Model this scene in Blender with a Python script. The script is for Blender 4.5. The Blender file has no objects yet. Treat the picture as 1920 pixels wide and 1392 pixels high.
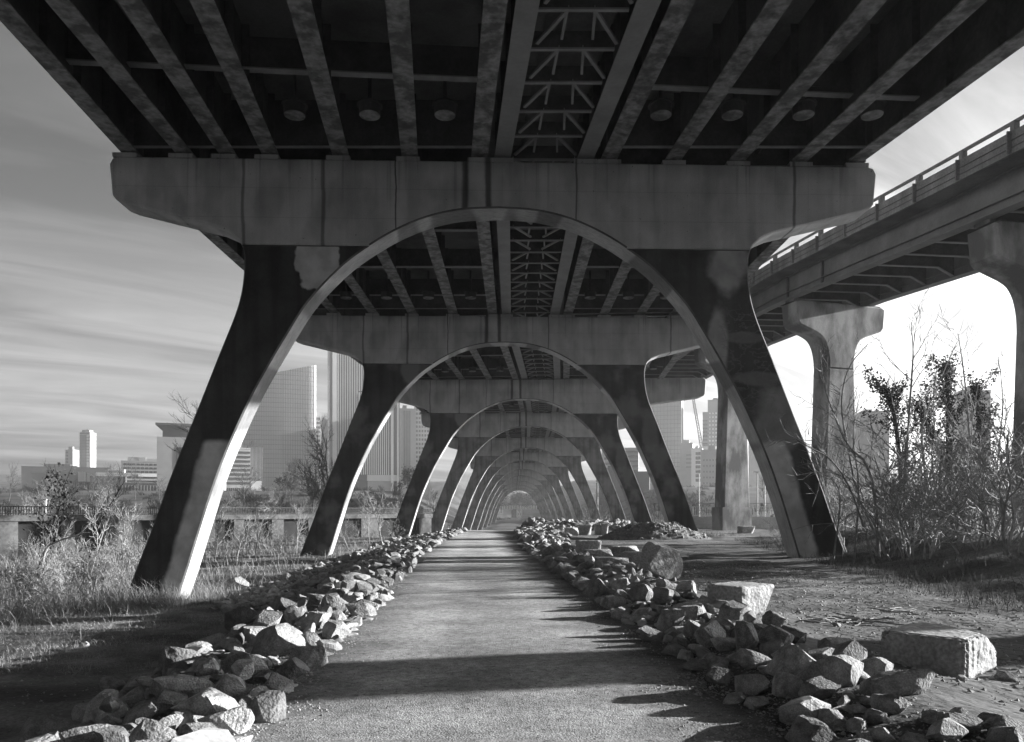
import bpy, bmesh, math, random
from mathutils import Vector, Matrix
import numpy as np

R = math.radians
SC = bpy.context.scene
COL = SC.collection

# ------------------------------------------------------------------ camera
F = 1400.0            # focal length in photograph pixels (1920 wide)
EYE = 1.6
HOR = 960.0           # horizon row in the photograph
cam_d = bpy.data.cameras.new("camera")
cam_d.sensor_fit = 'HORIZONTAL'
cam_d.sensor_width = 36.0
cam_d.lens = F / 1920.0 * 36.0
cam_d.shift_y = (HOR - 696.0) / 1920.0
cam_d.clip_start = 0.1
cam_d.clip_end = 9000
cam = bpy.data.objects.new("camera", cam_d)
cam.location = (0, 0, EYE)
cam.rotation_euler = (R(90), 0, 0)
COL.objects.link(cam)
SC.camera = cam

# ------------------------------------------------------------------ light
SUN_AZ, SUN_EL = 77.0, 13.5       # azimuth from +Y towards +X
sd = Vector((math.sin(R(SUN_AZ)) * math.cos(R(SUN_EL)), math.cos(R(SUN_AZ)) * math.cos(R(SUN_EL)), math.sin(R(SUN_EL))))
sun_d = bpy.data.lights.new("sun", 'SUN')
sun_d.energy = 5.0
sun_d.angle = R(0.5)
sun_d.color = (1.0, 1.0, 1.0)     # black-and-white photograph
sun = bpy.data.objects.new("sun", sun_d)
sun.rotation_euler = sd.to_track_quat('Z', 'Y').to_euler()
sun.location = (60, 10, 40)
COL.objects.link(sun)

SC.view_settings.view_transform = 'Standard'
SC.view_settings.look = 'None'
SC.view_settings.exposure = 1.85
SC.view_settings.gamma = 1.0
SC.view_settings.use_curve_mapping = False
SC.cycles.use_denoising = True
SC.cycles.max_bounces = 6
SC.cycles.diffuse_bounces = 3
SC.cycles.glossy_bounces = 2
SC.cycles.volume_bounces = 0
SC.cycles.use_adaptive_sampling = True

SKY_STRENGTH = 0.058

w = bpy.data.worlds.new("World")
SC.world = w
w.use_nodes = True
wt = w.node_tree
wt.nodes.clear()


def N(tree, kind, **kw):
    n = tree.nodes.new(kind)
    for k, v in kw.items():
        setattr(n, k, v)
    return n


def world_nodes():
    t = wt
    L = t.links.new
    out = N(t, 'ShaderNodeOutputWorld')
    bg = N(t, 'ShaderNodeBackground')
    bg.inputs['Strength'].default_value = SKY_STRENGTH
    L(bg.outputs[0], out.inputs['Surface'])
    sky = N(t, 'ShaderNodeTexSky')
    sky.sky_type = 'NISHITA'
    sky.sun_disc = False
    sky.sun_elevation = R(SUN_EL)
    sky.sun_rotation = R(SUN_AZ)
    sky.air_density = 1.0
    sky.dust_density = 3.0
    bw = N(t, 'ShaderNodeRGBToBW')
    L(sky.outputs[0], bw.inputs[0])
    tc = N(t, 'ShaderNodeTexCoord')
    sep = N(t, 'ShaderNodeSeparateXYZ')
    L(tc.outputs['Generated'], sep.inputs[0])
    # project the view direction on a cloud layer
    zc = N(t, 'ShaderNodeMath', operation='MAXIMUM')
    L(sep.outputs['Z'], zc.inputs[0]); zc.inputs[1].default_value = 0.0
    za = N(t, 'ShaderNodeMath', operation='ADD')
    L(zc.outputs[0], za.inputs[0]); za.inputs[1].default_value = 0.12
    dx = N(t, 'ShaderNodeMath', operation='DIVIDE'); L(sep.outputs['X'], dx.inputs[0]); L(za.outputs[0], dx.inputs[1])
    dy = N(t, 'ShaderNodeMath', operation='DIVIDE'); L(sep.outputs['Y'], dy.inputs[0]); L(za.outputs[0], dy.inputs[1])
    cv = N(t, 'ShaderNodeCombineXYZ'); L(dx.outputs[0], cv.inputs[0]); L(dy.outputs[0], cv.inputs[1])
    mp = N(t, 'ShaderNodeMapping')
    mp0 = N(t, 'ShaderNodeMapping')
    mp0.inputs['Rotation'].default_value = (0, 0, R(-32))
    L(cv.outputs[0], mp0.inputs[0])
    mp.inputs['Scale'].default_value = (0.62, 2.6, 1)
    L(mp0.outputs[0], mp.inputs[0])
    nz = N(t, 'ShaderNodeTexNoise')
    nz.inputs['Scale'].default_value = 1.1; nz.inputs['Detail'].default_value = 7; nz.inputs['Roughness'].default_value = 0.6
    nz.inputs['Distortion'].default_value = 0.8
    L(mp.outputs[0], nz.inputs['Vector'])
    cr = N(t, 'ShaderNodeValToRGB')
    cr.color_ramp.elements[0].position = 0.36; cr.color_ramp.elements[0].color = (0, 0, 0, 1)
    cr.color_ramp.elements[1].position = 0.72; cr.color_ramp.elements[1].color = (1, 1, 1, 1)
    L(nz.outputs['Fac'], cr.inputs[0])
    # thin veil: multiply the clear sky up where there is cloud
    m1 = N(t, 'ShaderNodeMath', operation='MULTIPLY_ADD')
    L(cr.outputs[0], m1.inputs[0]); m1.inputs[1].default_value = 0.80; m1.inputs[2].default_value = 0.60
    m2 = N(t, 'ShaderNodeMath', operation='MULTIPLY'); L(bw.outputs[0], m2.inputs[0]); L(m1.outputs[0], m2.inputs[1])
    dt = N(t, 'ShaderNodeVectorMath', operation='DOT_PRODUCT')
    L(tc.outputs['Generated'], dt.inputs[0]); dt.inputs[1].default_value = tuple(sd)
    gl = N(t, 'ShaderNodeMapRange'); gl.interpolation_type = 'SMOOTHSTEP'
    gl.inputs['From Min'].default_value = -0.55; gl.inputs['From Max'].default_value = 0.75
    gl.inputs['To Min'].default_value = 0.62; gl.inputs['To Max'].default_value = 1.5
    L(dt.outputs['Value'], gl.inputs['Value'])
    m3 = N(t, 'ShaderNodeMath', operation='MULTIPLY'); L(m2.outputs[0], m3.inputs[0]); L(gl.outputs[0], m3.inputs[1])
    ze = N(t, 'ShaderNodeMapRange'); ze.interpolation_type = 'SMOOTHSTEP'
    ze.inputs['From Min'].default_value = 0.05; ze.inputs['From Max'].default_value = 0.75
    ze.inputs['To Min'].default_value = 1.08; ze.inputs['To Max'].default_value = 0.30
    L(sep.outputs['Z'], ze.inputs['Value'])
    m4 = N(t, 'ShaderNodeMath', operation='MULTIPLY'); L(m3.outputs[0], m4.inputs[0]); L(ze.outputs[0], m4.inputs[1])
    be = N(t, 'ShaderNodeMapRange'); be.interpolation_type = 'SMOOTHSTEP'
    be.inputs['From Min'].default_value = -0.7; be.inputs['From Max'].default_value = 0.3
    be.inputs['To Min'].default_value = 0.62; be.inputs['To Max'].default_value = 1.0
    L(sep.outputs['Y'], be.inputs['Value'])
    m5 = N(t, 'ShaderNodeMath', operation='MULTIPLY'); L(m4.outputs[0], m5.inputs[0]); L(be.outputs[0], m5.inputs[1])
    L(m5.outputs[0], bg.inputs['Color'])


world_nodes()


# ------------------------------------------------------------------ materials
def smoothstep(t, nt, val, a, b):
    m = N(nt, 'ShaderNodeMapRange')
    m.interpolation_type = 'SMOOTHSTEP'
    m.inputs['From Min'].default_value = a
    m.inputs['From Max'].default_value = b
    nt.links.new(val, m.inputs['Value'])
    return m.outputs[0]


class Mat:
    """grey procedural material: value noise between two greys + bump."""
    def __init__(self, name, lo, hi, scale=1.0, detail=8, rough=0.85, bump=0.0, bscale=None, coord='Object',
                 stretch=(1, 1, 1), spec=0.25, fine=0.0, fscale=40, rnd=0.0, bdist=0.05, contrast=(0.35, 0.65)):
        self.m = bpy.data.materials.new(name)
        self.m.use_nodes = True
        self.t = self.m.node_tree
        t = self.t
        t.nodes.clear()
        self.L = t.links.new
        L = self.L
        out = N(t, 'ShaderNodeOutputMaterial')
        self.b = N(t, 'ShaderNodeBsdfPrincipled')
        self.b.inputs['Roughness'].default_value = rough
        self.b.inputs['Specular IOR Level'].default_value = spec
        L(self.b.outputs[0], out.inputs[0])
        if coord == 'World':
            g = N(t, 'ShaderNodeNewGeometry'); self.co = g.outputs['Position']
        else:
            g = N(t, 'ShaderNodeTexCoord'); self.co = g.outputs['Object']
        mp = N(t, 'ShaderNodeMapping'); mp.inputs['Scale'].default_value = stretch
        L(self.co, mp.inputs[0])
        nz = N(t, 'ShaderNodeTexNoise'); nz.inputs['Scale'].default_value = scale; nz.inputs['Detail'].default_value = detail
        nz.inputs['Roughness'].default_value = 0.6
        L(mp.outputs[0], nz.inputs['Vector'])
        mr = N(t, 'ShaderNodeMapRange')
        mr.inputs['From Min'].default_value = contrast[0]; mr.inputs['From Max'].default_value = contrast[1]
        mr.inputs['To Min'].default_value = lo; mr.inputs['To Max'].default_value = hi
        L(nz.outputs['Fac'], mr.inputs['Value'])
        v = mr.outputs[0]
        if fine > 0:
            n2 = N(t, 'ShaderNodeTexNoise'); n2.inputs['Scale'].default_value = fscale; n2.inputs['Detail'].default_value = 3
            L(self.co, n2.inputs['Vector'])
            f = N(t, 'ShaderNodeMapRange'); f.inputs['From Min'].default_value = 0.3; f.inputs['From Max'].default_value = 0.7
            f.inputs['To Min'].default_value = 1 - fine; f.inputs['To Max'].default_value = 1 + fine
            L(n2.outputs['Fac'], f.inputs['Value'])
            v = self.mul(v, f.outputs[0])
        if rnd > 0:
            oi = N(t, 'ShaderNodeObjectInfo')
            f = N(t, 'ShaderNodeMapRange'); f.inputs['To Min'].default_value = 1 - rnd; f.inputs['To Max'].default_value = 1 + rnd
            L(oi.outputs['Random'], f.inputs['Value'])
            v = self.mul(v, f.outputs[0])
        self.v = v
        if bump > 0:
            n3 = N(t, 'ShaderNodeTexNoise'); n3.inputs['Scale'].default_value = bscale or scale * 4; n3.inputs['Detail'].default_value = 6
            L(self.co, n3.inputs['Vector'])
            bp = N(t, 'ShaderNodeBump'); bp.inputs['Strength'].default_value = bump; bp.inputs['Distance'].default_value = bdist
            L(n3.outputs['Fac'], bp.inputs['Height'])
            L(bp.outputs[0], self.b.inputs['Normal'])

    def op(self, kind, a, b=None, c=None):
        n = N(self.t, 'ShaderNodeMath', operation=kind)
        for i, x in enumerate((a, b, c)):
            if x is None:
                continue
            if isinstance(x, (int, float)):
                n.inputs[i].default_value = x
            else:
                self.L(x, n.inputs[i])
        return n.outputs[0]

    def mul(self, a, b):
        return self.op('MULTIPLY', a, b)

    def mix(self, a, b, f):
        n = N(self.t, 'ShaderNodeMix'); n.data_type = 'FLOAT'
        for s, x in ((2, a), (3, b), (0, f)):
            if isinstance(x, (int, float)):
                n.inputs[s].default_value = x
            else:
                self.L(x, n.inputs[s])
        return n.outputs[0]

    def noise(self, scale, detail=5, stretch=(1, 1, 1)):
        mp = N(self.t, 'ShaderNodeMapping'); mp.inputs['Scale'].default_value = stretch
        self.L(self.co, mp.inputs[0])
        nz = N(self.t, 'ShaderNodeTexNoise'); nz.inputs['Scale'].default_value = scale; nz.inputs['Detail'].default_value = detail
        self.L(mp.outputs[0], nz.inputs['Vector'])
        return nz.outputs['Fac']

    def ramp(self, v, a, b, lo=0.0, hi=1.0):
        m = N(self.t, 'ShaderNodeMapRange'); m.interpolation_type = 'SMOOTHSTEP'
        m.inputs['From Min'].default_value = a; m.inputs['From Max'].default_value = b
        m.inputs['To Min'].default_value = lo; m.inputs['To Max'].default_value = hi
        self.L(v, m.inputs['Value'])
        return m.outputs[0]

    def xyz(self):
        s = N(self.t, 'ShaderNodeSeparateXYZ'); self.L(self.co, s.inputs[0])
        return s.outputs

    def done(self):
        self.L(self.v, self.b.inputs['Base Color'])
        return self.m


def simple(*a, **k):
    return Mat(*a, **k).done()


M = {}


def cap_material():
    m = Mat('pale_concrete', 0.42, 0.55, scale=0.55, rough=0.9, bump=0.25, bscale=14, fine=0.10, fscale=30, bdist=0.02)
    # vertical rain streaks
    st = m.noise(2.2, 4, (1, 1, 0.05))
    m.v = m.mul(m.v, m.ramp(st, 0.35, 0.62, 0.9, 1.04))
    x, y, z = m.xyz()
    wob = m.op('MULTIPLY_ADD', m.noise(1.3, 4, (1, 1, 0.6)), 0.16, -0.08)
    xx = m.op('ADD', x, wob)
    for x0, wd, dark in ((-8.62, .05, .45), (-5.95, .06, .45), (-3.5, .025, .25), (-1.15, .11, .25), (-0.36, .10, .22), (2.65, .03, .4), (10.2, .05, .4)):
        d = m.op('ABSOLUTE', m.op('SUBTRACT', xx, x0))
        core = m.ramp(d, wd * 0.4, wd * 1.6, dark, 1.0)
        m.v = m.mul(m.v, core)
    # pits and rust specks
    m.v = m.mul(m.v, m.ramp(m.noise(7.5, 2), 0.24, 0.31, 0.45, 1.0))
    m.v = m.mul(m.v, m.ramp(m.noise(0.9, 3, (1, 1, 0.5)), 0.36, 0.56, 0.82, 1.06))
    drip = m.ramp(m.noise(5.0, 3, (1, 1, 0.02)), 0.56, 0.66)
    m.v = m.mul(m.v, m.op('SUBTRACT', 1.0, m.mul(m.mul(drip, m.ramp(z, 11.2, 13.4)), 0.25)))
    for zc_ in (11.55, 12.55):
        m.v = m.mul(m.v, m.ramp(m.op('ABSOLUTE', m.op('SUBTRACT', z, zc_)), 0.006, 0.02, 0.86, 1.0))
    # darker towards the top edge
    top = m.ramp(z, 12.9, 13.6, 1.0, 0.72)
    m.v = m.mul(m.v, top)
    return m.done()


def leg_material(name, dark, light, patches=True, spots=()):
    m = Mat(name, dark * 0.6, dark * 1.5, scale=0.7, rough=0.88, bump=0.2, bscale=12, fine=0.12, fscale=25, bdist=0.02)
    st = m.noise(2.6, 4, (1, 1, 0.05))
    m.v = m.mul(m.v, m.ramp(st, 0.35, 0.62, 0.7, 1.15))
    x, y, z = m.xyz()
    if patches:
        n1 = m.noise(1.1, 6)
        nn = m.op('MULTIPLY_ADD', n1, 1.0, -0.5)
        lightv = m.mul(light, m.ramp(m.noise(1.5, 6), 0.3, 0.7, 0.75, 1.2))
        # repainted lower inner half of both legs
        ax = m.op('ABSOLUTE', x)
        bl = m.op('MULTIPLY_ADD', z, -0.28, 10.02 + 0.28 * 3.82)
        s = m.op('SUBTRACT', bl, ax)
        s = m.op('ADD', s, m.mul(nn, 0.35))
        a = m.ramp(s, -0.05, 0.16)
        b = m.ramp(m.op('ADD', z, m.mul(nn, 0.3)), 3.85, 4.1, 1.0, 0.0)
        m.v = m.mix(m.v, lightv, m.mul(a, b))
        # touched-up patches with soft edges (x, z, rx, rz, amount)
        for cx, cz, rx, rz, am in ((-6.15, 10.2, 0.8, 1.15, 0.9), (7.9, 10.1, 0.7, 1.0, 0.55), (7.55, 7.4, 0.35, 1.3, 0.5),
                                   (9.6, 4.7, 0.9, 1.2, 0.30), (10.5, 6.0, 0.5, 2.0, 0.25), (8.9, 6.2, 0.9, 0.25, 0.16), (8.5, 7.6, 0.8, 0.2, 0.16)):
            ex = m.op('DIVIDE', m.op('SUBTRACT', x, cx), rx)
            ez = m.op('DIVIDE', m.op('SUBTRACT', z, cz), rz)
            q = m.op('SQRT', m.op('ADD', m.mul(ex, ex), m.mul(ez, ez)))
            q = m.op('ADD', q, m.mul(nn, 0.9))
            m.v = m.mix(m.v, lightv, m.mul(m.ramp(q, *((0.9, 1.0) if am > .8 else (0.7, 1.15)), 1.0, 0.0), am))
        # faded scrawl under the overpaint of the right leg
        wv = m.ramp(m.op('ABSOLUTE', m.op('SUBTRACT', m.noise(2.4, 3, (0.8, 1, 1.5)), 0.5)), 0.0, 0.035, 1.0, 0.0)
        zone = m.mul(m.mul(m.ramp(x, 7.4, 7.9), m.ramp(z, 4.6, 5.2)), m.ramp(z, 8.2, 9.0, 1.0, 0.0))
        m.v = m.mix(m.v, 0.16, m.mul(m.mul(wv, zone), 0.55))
    else:
        mott = m.ramp(m.noise(0.35, 6), 0.5, 0.62)
        m.v = m.mix(m.v, light, m.mul(mott, 0.55))
        nn = m.op('MULTIPLY_ADD', m.noise(1.1, 6), 1.0, -0.5)
        for cx, cz, rx, rz, am in spots:
            ex = m.op('DIVIDE', m.op('SUBTRACT', x, cx), rx)
            ez = m.op('DIVIDE', m.op('SUBTRACT', z, cz), rz)
            q = m.op('ADD', m.op('SQRT', m.op('ADD', m.mul(ex, ex), m.mul(ez, ez))), m.mul(nn, 1.3))
            m.v = m.mix(m.v, light, m.mul(m.ramp(q, 0.7, 1.15, 1.0, 0.0), am))
    return m.done()


M['cap'] = cap_material()
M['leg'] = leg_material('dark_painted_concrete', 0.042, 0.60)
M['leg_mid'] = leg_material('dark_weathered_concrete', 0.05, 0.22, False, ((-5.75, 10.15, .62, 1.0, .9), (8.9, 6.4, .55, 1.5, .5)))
M['leg_far'] = leg_material('hazed_weathered_concrete', 0.17, 0.26, False)  # far legs paled in colour partly to imitate haze
def soffit_material():
    m = Mat('arch_soffit_concrete', 0.30, 0.46, scale=0.8, rough=0.85, bump=0.15, bscale=10, fine=0.08, fscale=20)
    seg = m.noise(0.34, 2, (1, 0.15, 1))
    m.v = m.mul(m.v, m.ramp(seg, 0.43, 0.47, 0.52, 1.05))
    m.v = m.mul(m.v, m.ramp(m.noise(5, 4, (1, 2.5, 0.3)), 0.35, 0.6, 0.85, 1.05))
    return m.done()
M['soffit'] = soffit_material()
M['chamfer'] = simple('dark_chamfer', 0.05, 0.14, scale=0.9, rough=0.9)  # dark tone along the bevelled edges
M['steel'] = simple('grey_painted_steel', 0.09, 0.26, scale=1.9, rough=0.6, fine=0.3, fscale=6, contrast=(0.42, 0.58), stretch=(1, 1, 1), spec=0.4)
M['steel_clean'] = simple('pale_painted_steel', 0.20, 0.27, scale=1.0, rough=0.55, fine=0.06, fscale=9, spec=0.4)
M['steel_edge'] = simple('pale_steel_flange', 0.22, 0.31, scale=1.0, rough=0.6, fine=0.1, fscale=5)  # paler than the beam webs
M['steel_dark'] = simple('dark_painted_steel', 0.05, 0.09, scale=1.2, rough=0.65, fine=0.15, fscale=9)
M['slab'] = simple('deck_soffit_concrete', 0.10, 0.19, scale=0.5, rough=0.9, fine=0.1, fscale=12)
M['path'] = None


# ------------------------------------------------------------------ object helpers
def link(o, parent=None):
    COL.objects.link(o)
    if parent is not None:
        o.parent = parent
    return o


def mesh_obj(name, verts, faces, mats, parent=None, mi=None, smooth=False):
    me = bpy.data.meshes.new(name)
    me.from_pydata([tuple(v) for v in verts], [], [tuple(f) for f in faces])
    for m in (mats if isinstance(mats, (list, tuple)) else [mats]):
        me.materials.append(m)
    if mi is not None:
        me.polygons.foreach_set('material_index', mi)
    if smooth:
        me.polygons.foreach_set('use_smooth', [True] * len(me.polygons))
    me.update()
    return link(bpy.data.objects.new(name, me), parent)


def empty(name, loc=(0, 0, 0), rz=0.0):
    o = bpy.data.objects.new(name, None)
    o.empty_display_size = 0.3
    o.location = loc
    o.rotation_euler = (0, 0, rz)
    return link(o)


def tag(o, label=None, cat=None, group=None, kind=None):
    if label: o['label'] = label
    if cat: o['category'] = cat
    if group: o['group'] = group
    if kind: o['kind'] = kind
    return o


def children(o):
    return [c for c in bpy.data.objects if c.parent == o]


def copy_tree(o, parent=None):
    kids = children(o)
    c = o.copy()
    COL.objects.link(c)
    if parent is not None:
        c.parent = parent
    for k in kids:
        copy_tree(k, c)
    return c


class MB:
    def __init__(self):
        self.v = []; self.f = []; self.m = []

    def add(self, vs, fs, mi=0):
        n = len(self.v)
        self.v.extend(vs)
        for f in fs:
            self.f.append(tuple(i + n for i in f)); self.m.append(mi)
        return self

    def box(self, x0, x1, y0, y1, z0, z1, mi=0):
        vs = [(x0, y0, z0), (x1, y0, z0), (x1, y1, z0), (x0, y1, z0), (x0, y0, z1), (x1, y0, z1), (x1, y1, z1), (x0, y1, z1)]
        fs = [(0, 3, 2, 1), (4, 5, 6, 7), (0, 1, 5, 4), (1, 2, 6, 5), (2, 3, 7, 6), (3, 0, 4, 7)]
        return self.add(vs, fs, mi)

    def bar(self, p, q, wx, wz, mi=0, up=(0, 0, 1)):
        p = Vector(p); q = Vector(q)
        d = (q - p).normalized()
        s = d.cross(Vector(up))
        if s.length < 1e-4: s = Vector((1, 0, 0))
        s.normalize()
        u = s.cross(d)
        vs = []
        for c in (p, q):
            for a, b in ((-1, -1), (1, -1), (1, 1), (-1, 1)):
                vs.append(tuple(c + s * (a * wx / 2) + u * (b * wz / 2)))
        return self.add(vs, [(0, 1, 2, 3), (7, 6, 5, 4), (0, 4, 5, 1), (1, 5, 6, 2), (2, 6, 7, 3), (3, 7, 4, 0)], mi)

    def tube(self, p, q, r0, r1, n=5, mi=0):
        p = Vector(p); q = Vector(q)
        d = (q - p)
        if d.length < 1e-6: return self
        d.normalize()
        a = Vector((0, 0, 1)) if abs(d.z) < 0.9 else Vector((1, 0, 0))
        s = d.cross(a).normalized(); u = s.cross(d)
        vs = []
        for c, r in ((p, r0), (q, r1)):
            for k in range(n):
                an = 2 * math.pi * k / n
                vs.append(tuple(c + s * (math.cos(an) * r) + u * (math.sin(an) * r)))
        fs = [(k, (k + 1) % n, n + (k + 1) % n, n + k) for k in range(n)]
        fs.append(tuple(range(n - 1, -1, -1))); fs.append(tuple(range(n, 2 * n)))
        return self.add(vs, fs, mi)

    def build(self, name, mats, parent=None, smooth=False):
        return mesh_obj(name, self.v, self.f, mats, parent, self.m, smooth)


def sms(t):
    t = max(0.0, min(1.0, t))
    return t * t * (3 - 2 * t)


def lerp_table(tab, x):
    if x <= tab[0][0]:
        (a, b), (c, d) = tab[0], tab[1]
    elif x >= tab[-1][0]:
        return tab[-1][1]
    else:
        for i in range(len(tab) - 1):
            if tab[i][0] <= x <= tab[i + 1][0]:
                (a, b), (c, d) = tab[i], tab[i + 1]
                break
    return b + (d - b) * (x - a) / (c - a)


def catmull(pts, n=6):
    out = []
    P = [pts[0]] + list(pts) + [pts[-1]]
    for i in range(1, len(P) - 2):
        p0, p1, p2, p3 = [Vector(P[i + k]) for k in (-1, 0, 1, 2)]
        for k in range(n):
            t = k / n
            out.append(0.5 * ((2 * p1) + (p2 - p0) * t + (2 * p0 - 5 * p1 + 4 * p2 - p3) * t * t + (3 * p1 - p0 - 3 * p2 + p3) * t ** 3))
    out.append(Vector(P[-2]))
    return out


# ------------------------------------------------------------------ terrain
PATH_C = [(-12, 0.55), (6.4, -0.16), (13.6, -0.49), (22, -1.0), (32, -1.5), (46, -1.8), (64, -1.9), (500, -1.9)]


def path_c(y):
    return lerp_table(PATH_C, y)


def hash2(i, j):
    n = (i * 374761393 + j * 668265263) & 0xffffffff
    n = ((n ^ (n >> 13)) * 1274126177) & 0xffffffff
    return ((n ^ (n >> 16)) & 0xffff) / 65535.0


def vnoise(x, y):
    i, j = math.floor(x), math.floor(y)
    fx, fy = x - i, y - j
    fx = fx * fx * (3 - 2 * fx); fy = fy * fy * (3 - 2 * fy)
    a = hash2(i, j) * (1 - fx) + hash2(i + 1, j) * fx
    b = hash2(i, j + 1) * (1 - fx) + hash2(i + 1, j + 1) * fx
    return a * (1 - fy) + b * fy - 0.5


def H(x, y):
    u = x - path_c(y)
    drop = -3.2 * sms((y - 63) / 45.0)
    if u < -2.3:
        amp = lerp_table([(0, 1.5), (25, 1.45), (46, 1.05), (68, 0.6), (100, 0.5)], max(0, y))
        z = drop - amp * sms((-u - 2.3) / 4.6) - 0.9 * sms((-u - 9) / 30)
        z += (0.10 * vnoise(x * 0.9, y * 0.9) + 0.06 * vnoise(x * 2.7, y * 2.7)) * sms((-u - 2.4) / 1.5)
    elif u > 1.9:
        k = sms((x - 9.5) / 3.5)                     # far right stays level up to the retaining wall
        z = drop * (1 - k) + k * (-3.2 * sms((y - 74) / 50.0))
        z += (0.10 * vnoise(x * 0.8 + 40, y * 0.8) + 0.05 * vnoise(x * 2.5, y * 2.5 + 9)) * sms((u - 2.4) / 1.5)
        xb = 8.4 + (y - 12.8) * 0.16                 # foot of the scrub bank
        if y < 44:
            z += 1.0 * sms((x - xb) / 5.0) * sms((44 - y) / 10)
        if 3 < y < 62: z += 0.16 * sms((u - 1.9) / 0.9) * sms((4.5 - u) / 1.2)
        z += 0.75 * math.exp(-((y - 57.5) / 2.6) ** 2) * sms((u - 2.4) / 1.2) * sms((10.5 - x) / 2.0)
    else:
        z = drop
    if y > 105:
        side = sms((abs(x - 2) - 17 - (y - 105) * 0.02) / 42.0)
        z += 15.0 * sms((y - 108) / 210.0) * side
        z += 26.0 * sms((y - 690) / 160.0)
    return z


def at(px, py, y=None):
    """point on the terrain seen at a photograph pixel."""
    dx, dz = (px - 960) / F, (HOR - py) / F
    d = 4.0
    while d < 700:
        if EYE + dz * d <= H(dx * d, d):
            break
        d *= 1.01
    lo, hi = d / 1.01, d
    for _ in range(20):
        mid = (lo + hi) / 2
        if EYE + dz * mid <= H(dx * mid, mid): hi = mid
        else: lo = mid
    return Vector((dx * hi, hi, H(dx * hi, hi)))


def P3(px, py, d):
    return Vector(((px - 960) * d / F, d, EYE + (HOR - py) * d / F))


def ground_material():
    m = Mat('bare_earth', 0.05, 0.115, scale=0.9, rough=0.95, bump=0.6, bscale=6, fine=0.35, fscale=18, coord='World', bdist=0.08)
    streak = m.noise(0.5, 5, (0.5, 1.5, 1))
    m.v = m.mul(m.v, m.ramp(streak, 0.35, 0.65, 0.55, 1.35))
    x, y, z = m.xyz()
    # dry pale ground left of the bank, pale gravel pan on the right
    left = m.ramp(x, -5.0, -8.0)
    m.v = m.mix(m.v, m.mul(m.v, 1.6), left)
    n = m.noise(0.23, 4)
    rgt = m.mul(m.ramp(x, 3.0, 7.0), m.ramp(n, 0.45, 0.6))
    m.v = m.mix(m.v, m.mul(m.v, 1.6), rgt)
    # far slopes: pale dry grass
    far = m.ramp(y, 70, 120)
    m.v = m.mix(m.v, m.mul(m.ramp(m.noise(0.08, 6), 0.35, 0.65, 0.03, 0.09), 1.0), far)
    return m.done()


def build_ground():
    def axis(breaks):
        out = []
        for a, b, s in breaks:
            n = max(1, round((b - a) / s))
            out += [a + (b - a) * i / n for i in range(n)]
        out.append(breaks[-1][1])
        return out
    xs = axis([(-3000, -600, 400), (-600, -120, 40), (-120, -40, 5), (-40, -16, 1.0), (-16, 16, 0.3), (16, 40, 1.0), (40, 120, 5), (120, 600, 40), (600, 3000, 400)])
    ys = axis([(-60, 2, 4), (2, 34, 0.33), (34, 75, 0.6), (75, 130, 2.5), (130, 360, 8), (360, 900, 45), (900, 5000, 500)])
    vs = []
    for y in ys:
        for x in xs:
            vs.append((x, y, H(x, y)))
    nx = len(xs)
    fs = [(j * nx + i, j * nx + i + 1, (j + 1) * nx + i + 1, (j + 1) * nx + i) for j in range(len(ys) - 1) for i in range(nx - 1)]
    o = mesh_obj('ground', vs, fs, ground_material(), smooth=True)
    tag(o, kind='structure')
    # gravel path
    m = Mat('crushed_stone_path', 0.20, 0.33, scale=1.2, rough=0.95, bump=0.8, bscale=70, fine=0.40, fscale=80, coord='World', bdist=0.015)
    streak = m.noise(0.55, 4, (0.25, 1.2, 1))
    m.v = m.mul(m.v, m.ramp(streak, 0.35, 0.65, 0.8, 1.12))
    m.v = m.mul(m.v, m.ramp(m.noise(11, 4), 0.32, 0.68, 0.80, 1.16))
    sp = m.noise(26, 2)
    m.v = m.mul(m.v, m.ramp(sp, 0.30, 0.42, 0.45, 1.0))
    x, y, z = m.xyz()
    u = m.op('ADD', x, m.op('MULTIPLY_ADD', y, 0.052, -0.17))
    u = m.op('ADD', u, m.op('MULTIPLY_ADD', m.noise(0.5, 3), 0.7, -0.35))
    for c_ in (-0.85, 0.8):
        dd_ = m.op('ABSOLUTE', m.op('SUBTRACT', u, c_))
        m.v = m.mul(m.v, m.ramp(dd_, 0.1, 0.5, 1.16, 1.0))
    edge = m.op('ADD', m.op('ABSOLUTE', u), m.op('MULTIPLY_ADD', m.noise(2.5, 5), 1.0, -0.5))
    m.v = m.mul(m.v, m.ramp(edge, 1.2, 2.1, 1.0, 0.42))
    far_light = m.op('ADD', y, m.op('MULTIPLY_ADD', m.noise(0.3, 3), 8.0, -4.0))
    m.v = m.mul(m.v, m.ramp(far_light, 7, 24, 0.9, 1.35))      # coarser gravel near; brighter light further on painted into the colour
    vs, fs = [], []
    yy = 1.0
    rows = []
    while yy < 80:
        rows.append(yy); yy += 0.25 if yy < 30 else 0.6
    K = 14
    for y in rows:
        c = path_c(y)
        l = 2.12 + 0.25 * vnoise(3.3, y * 0.6) + 0.3 * vnoise(8.3, y * 3.1)
        r = 2.12 + 0.25 * vnoise(23.3, y * 0.6) + 0.3 * vnoise(28.3, y * 3.1)
        for k in range(K + 1):
            x = c - l + (l + r) * k / K
            e = min(k, K - k)
            vs.append((x, y, H(x, y) + (0.004 if e == 0 else 0.02) + 0.012 * vnoise(x * 2, y * 2)))
    for j in range(len(rows) - 1):
        for k in range(K):
            a = j * (K + 1) + k
            fs.append((a, a + 1, a + K + 2, a + K + 1))
    p = mesh_obj('path', vs, fs, m.done(), smooth=True)
    tag(p, kind='structure')


build_ground()

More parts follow.
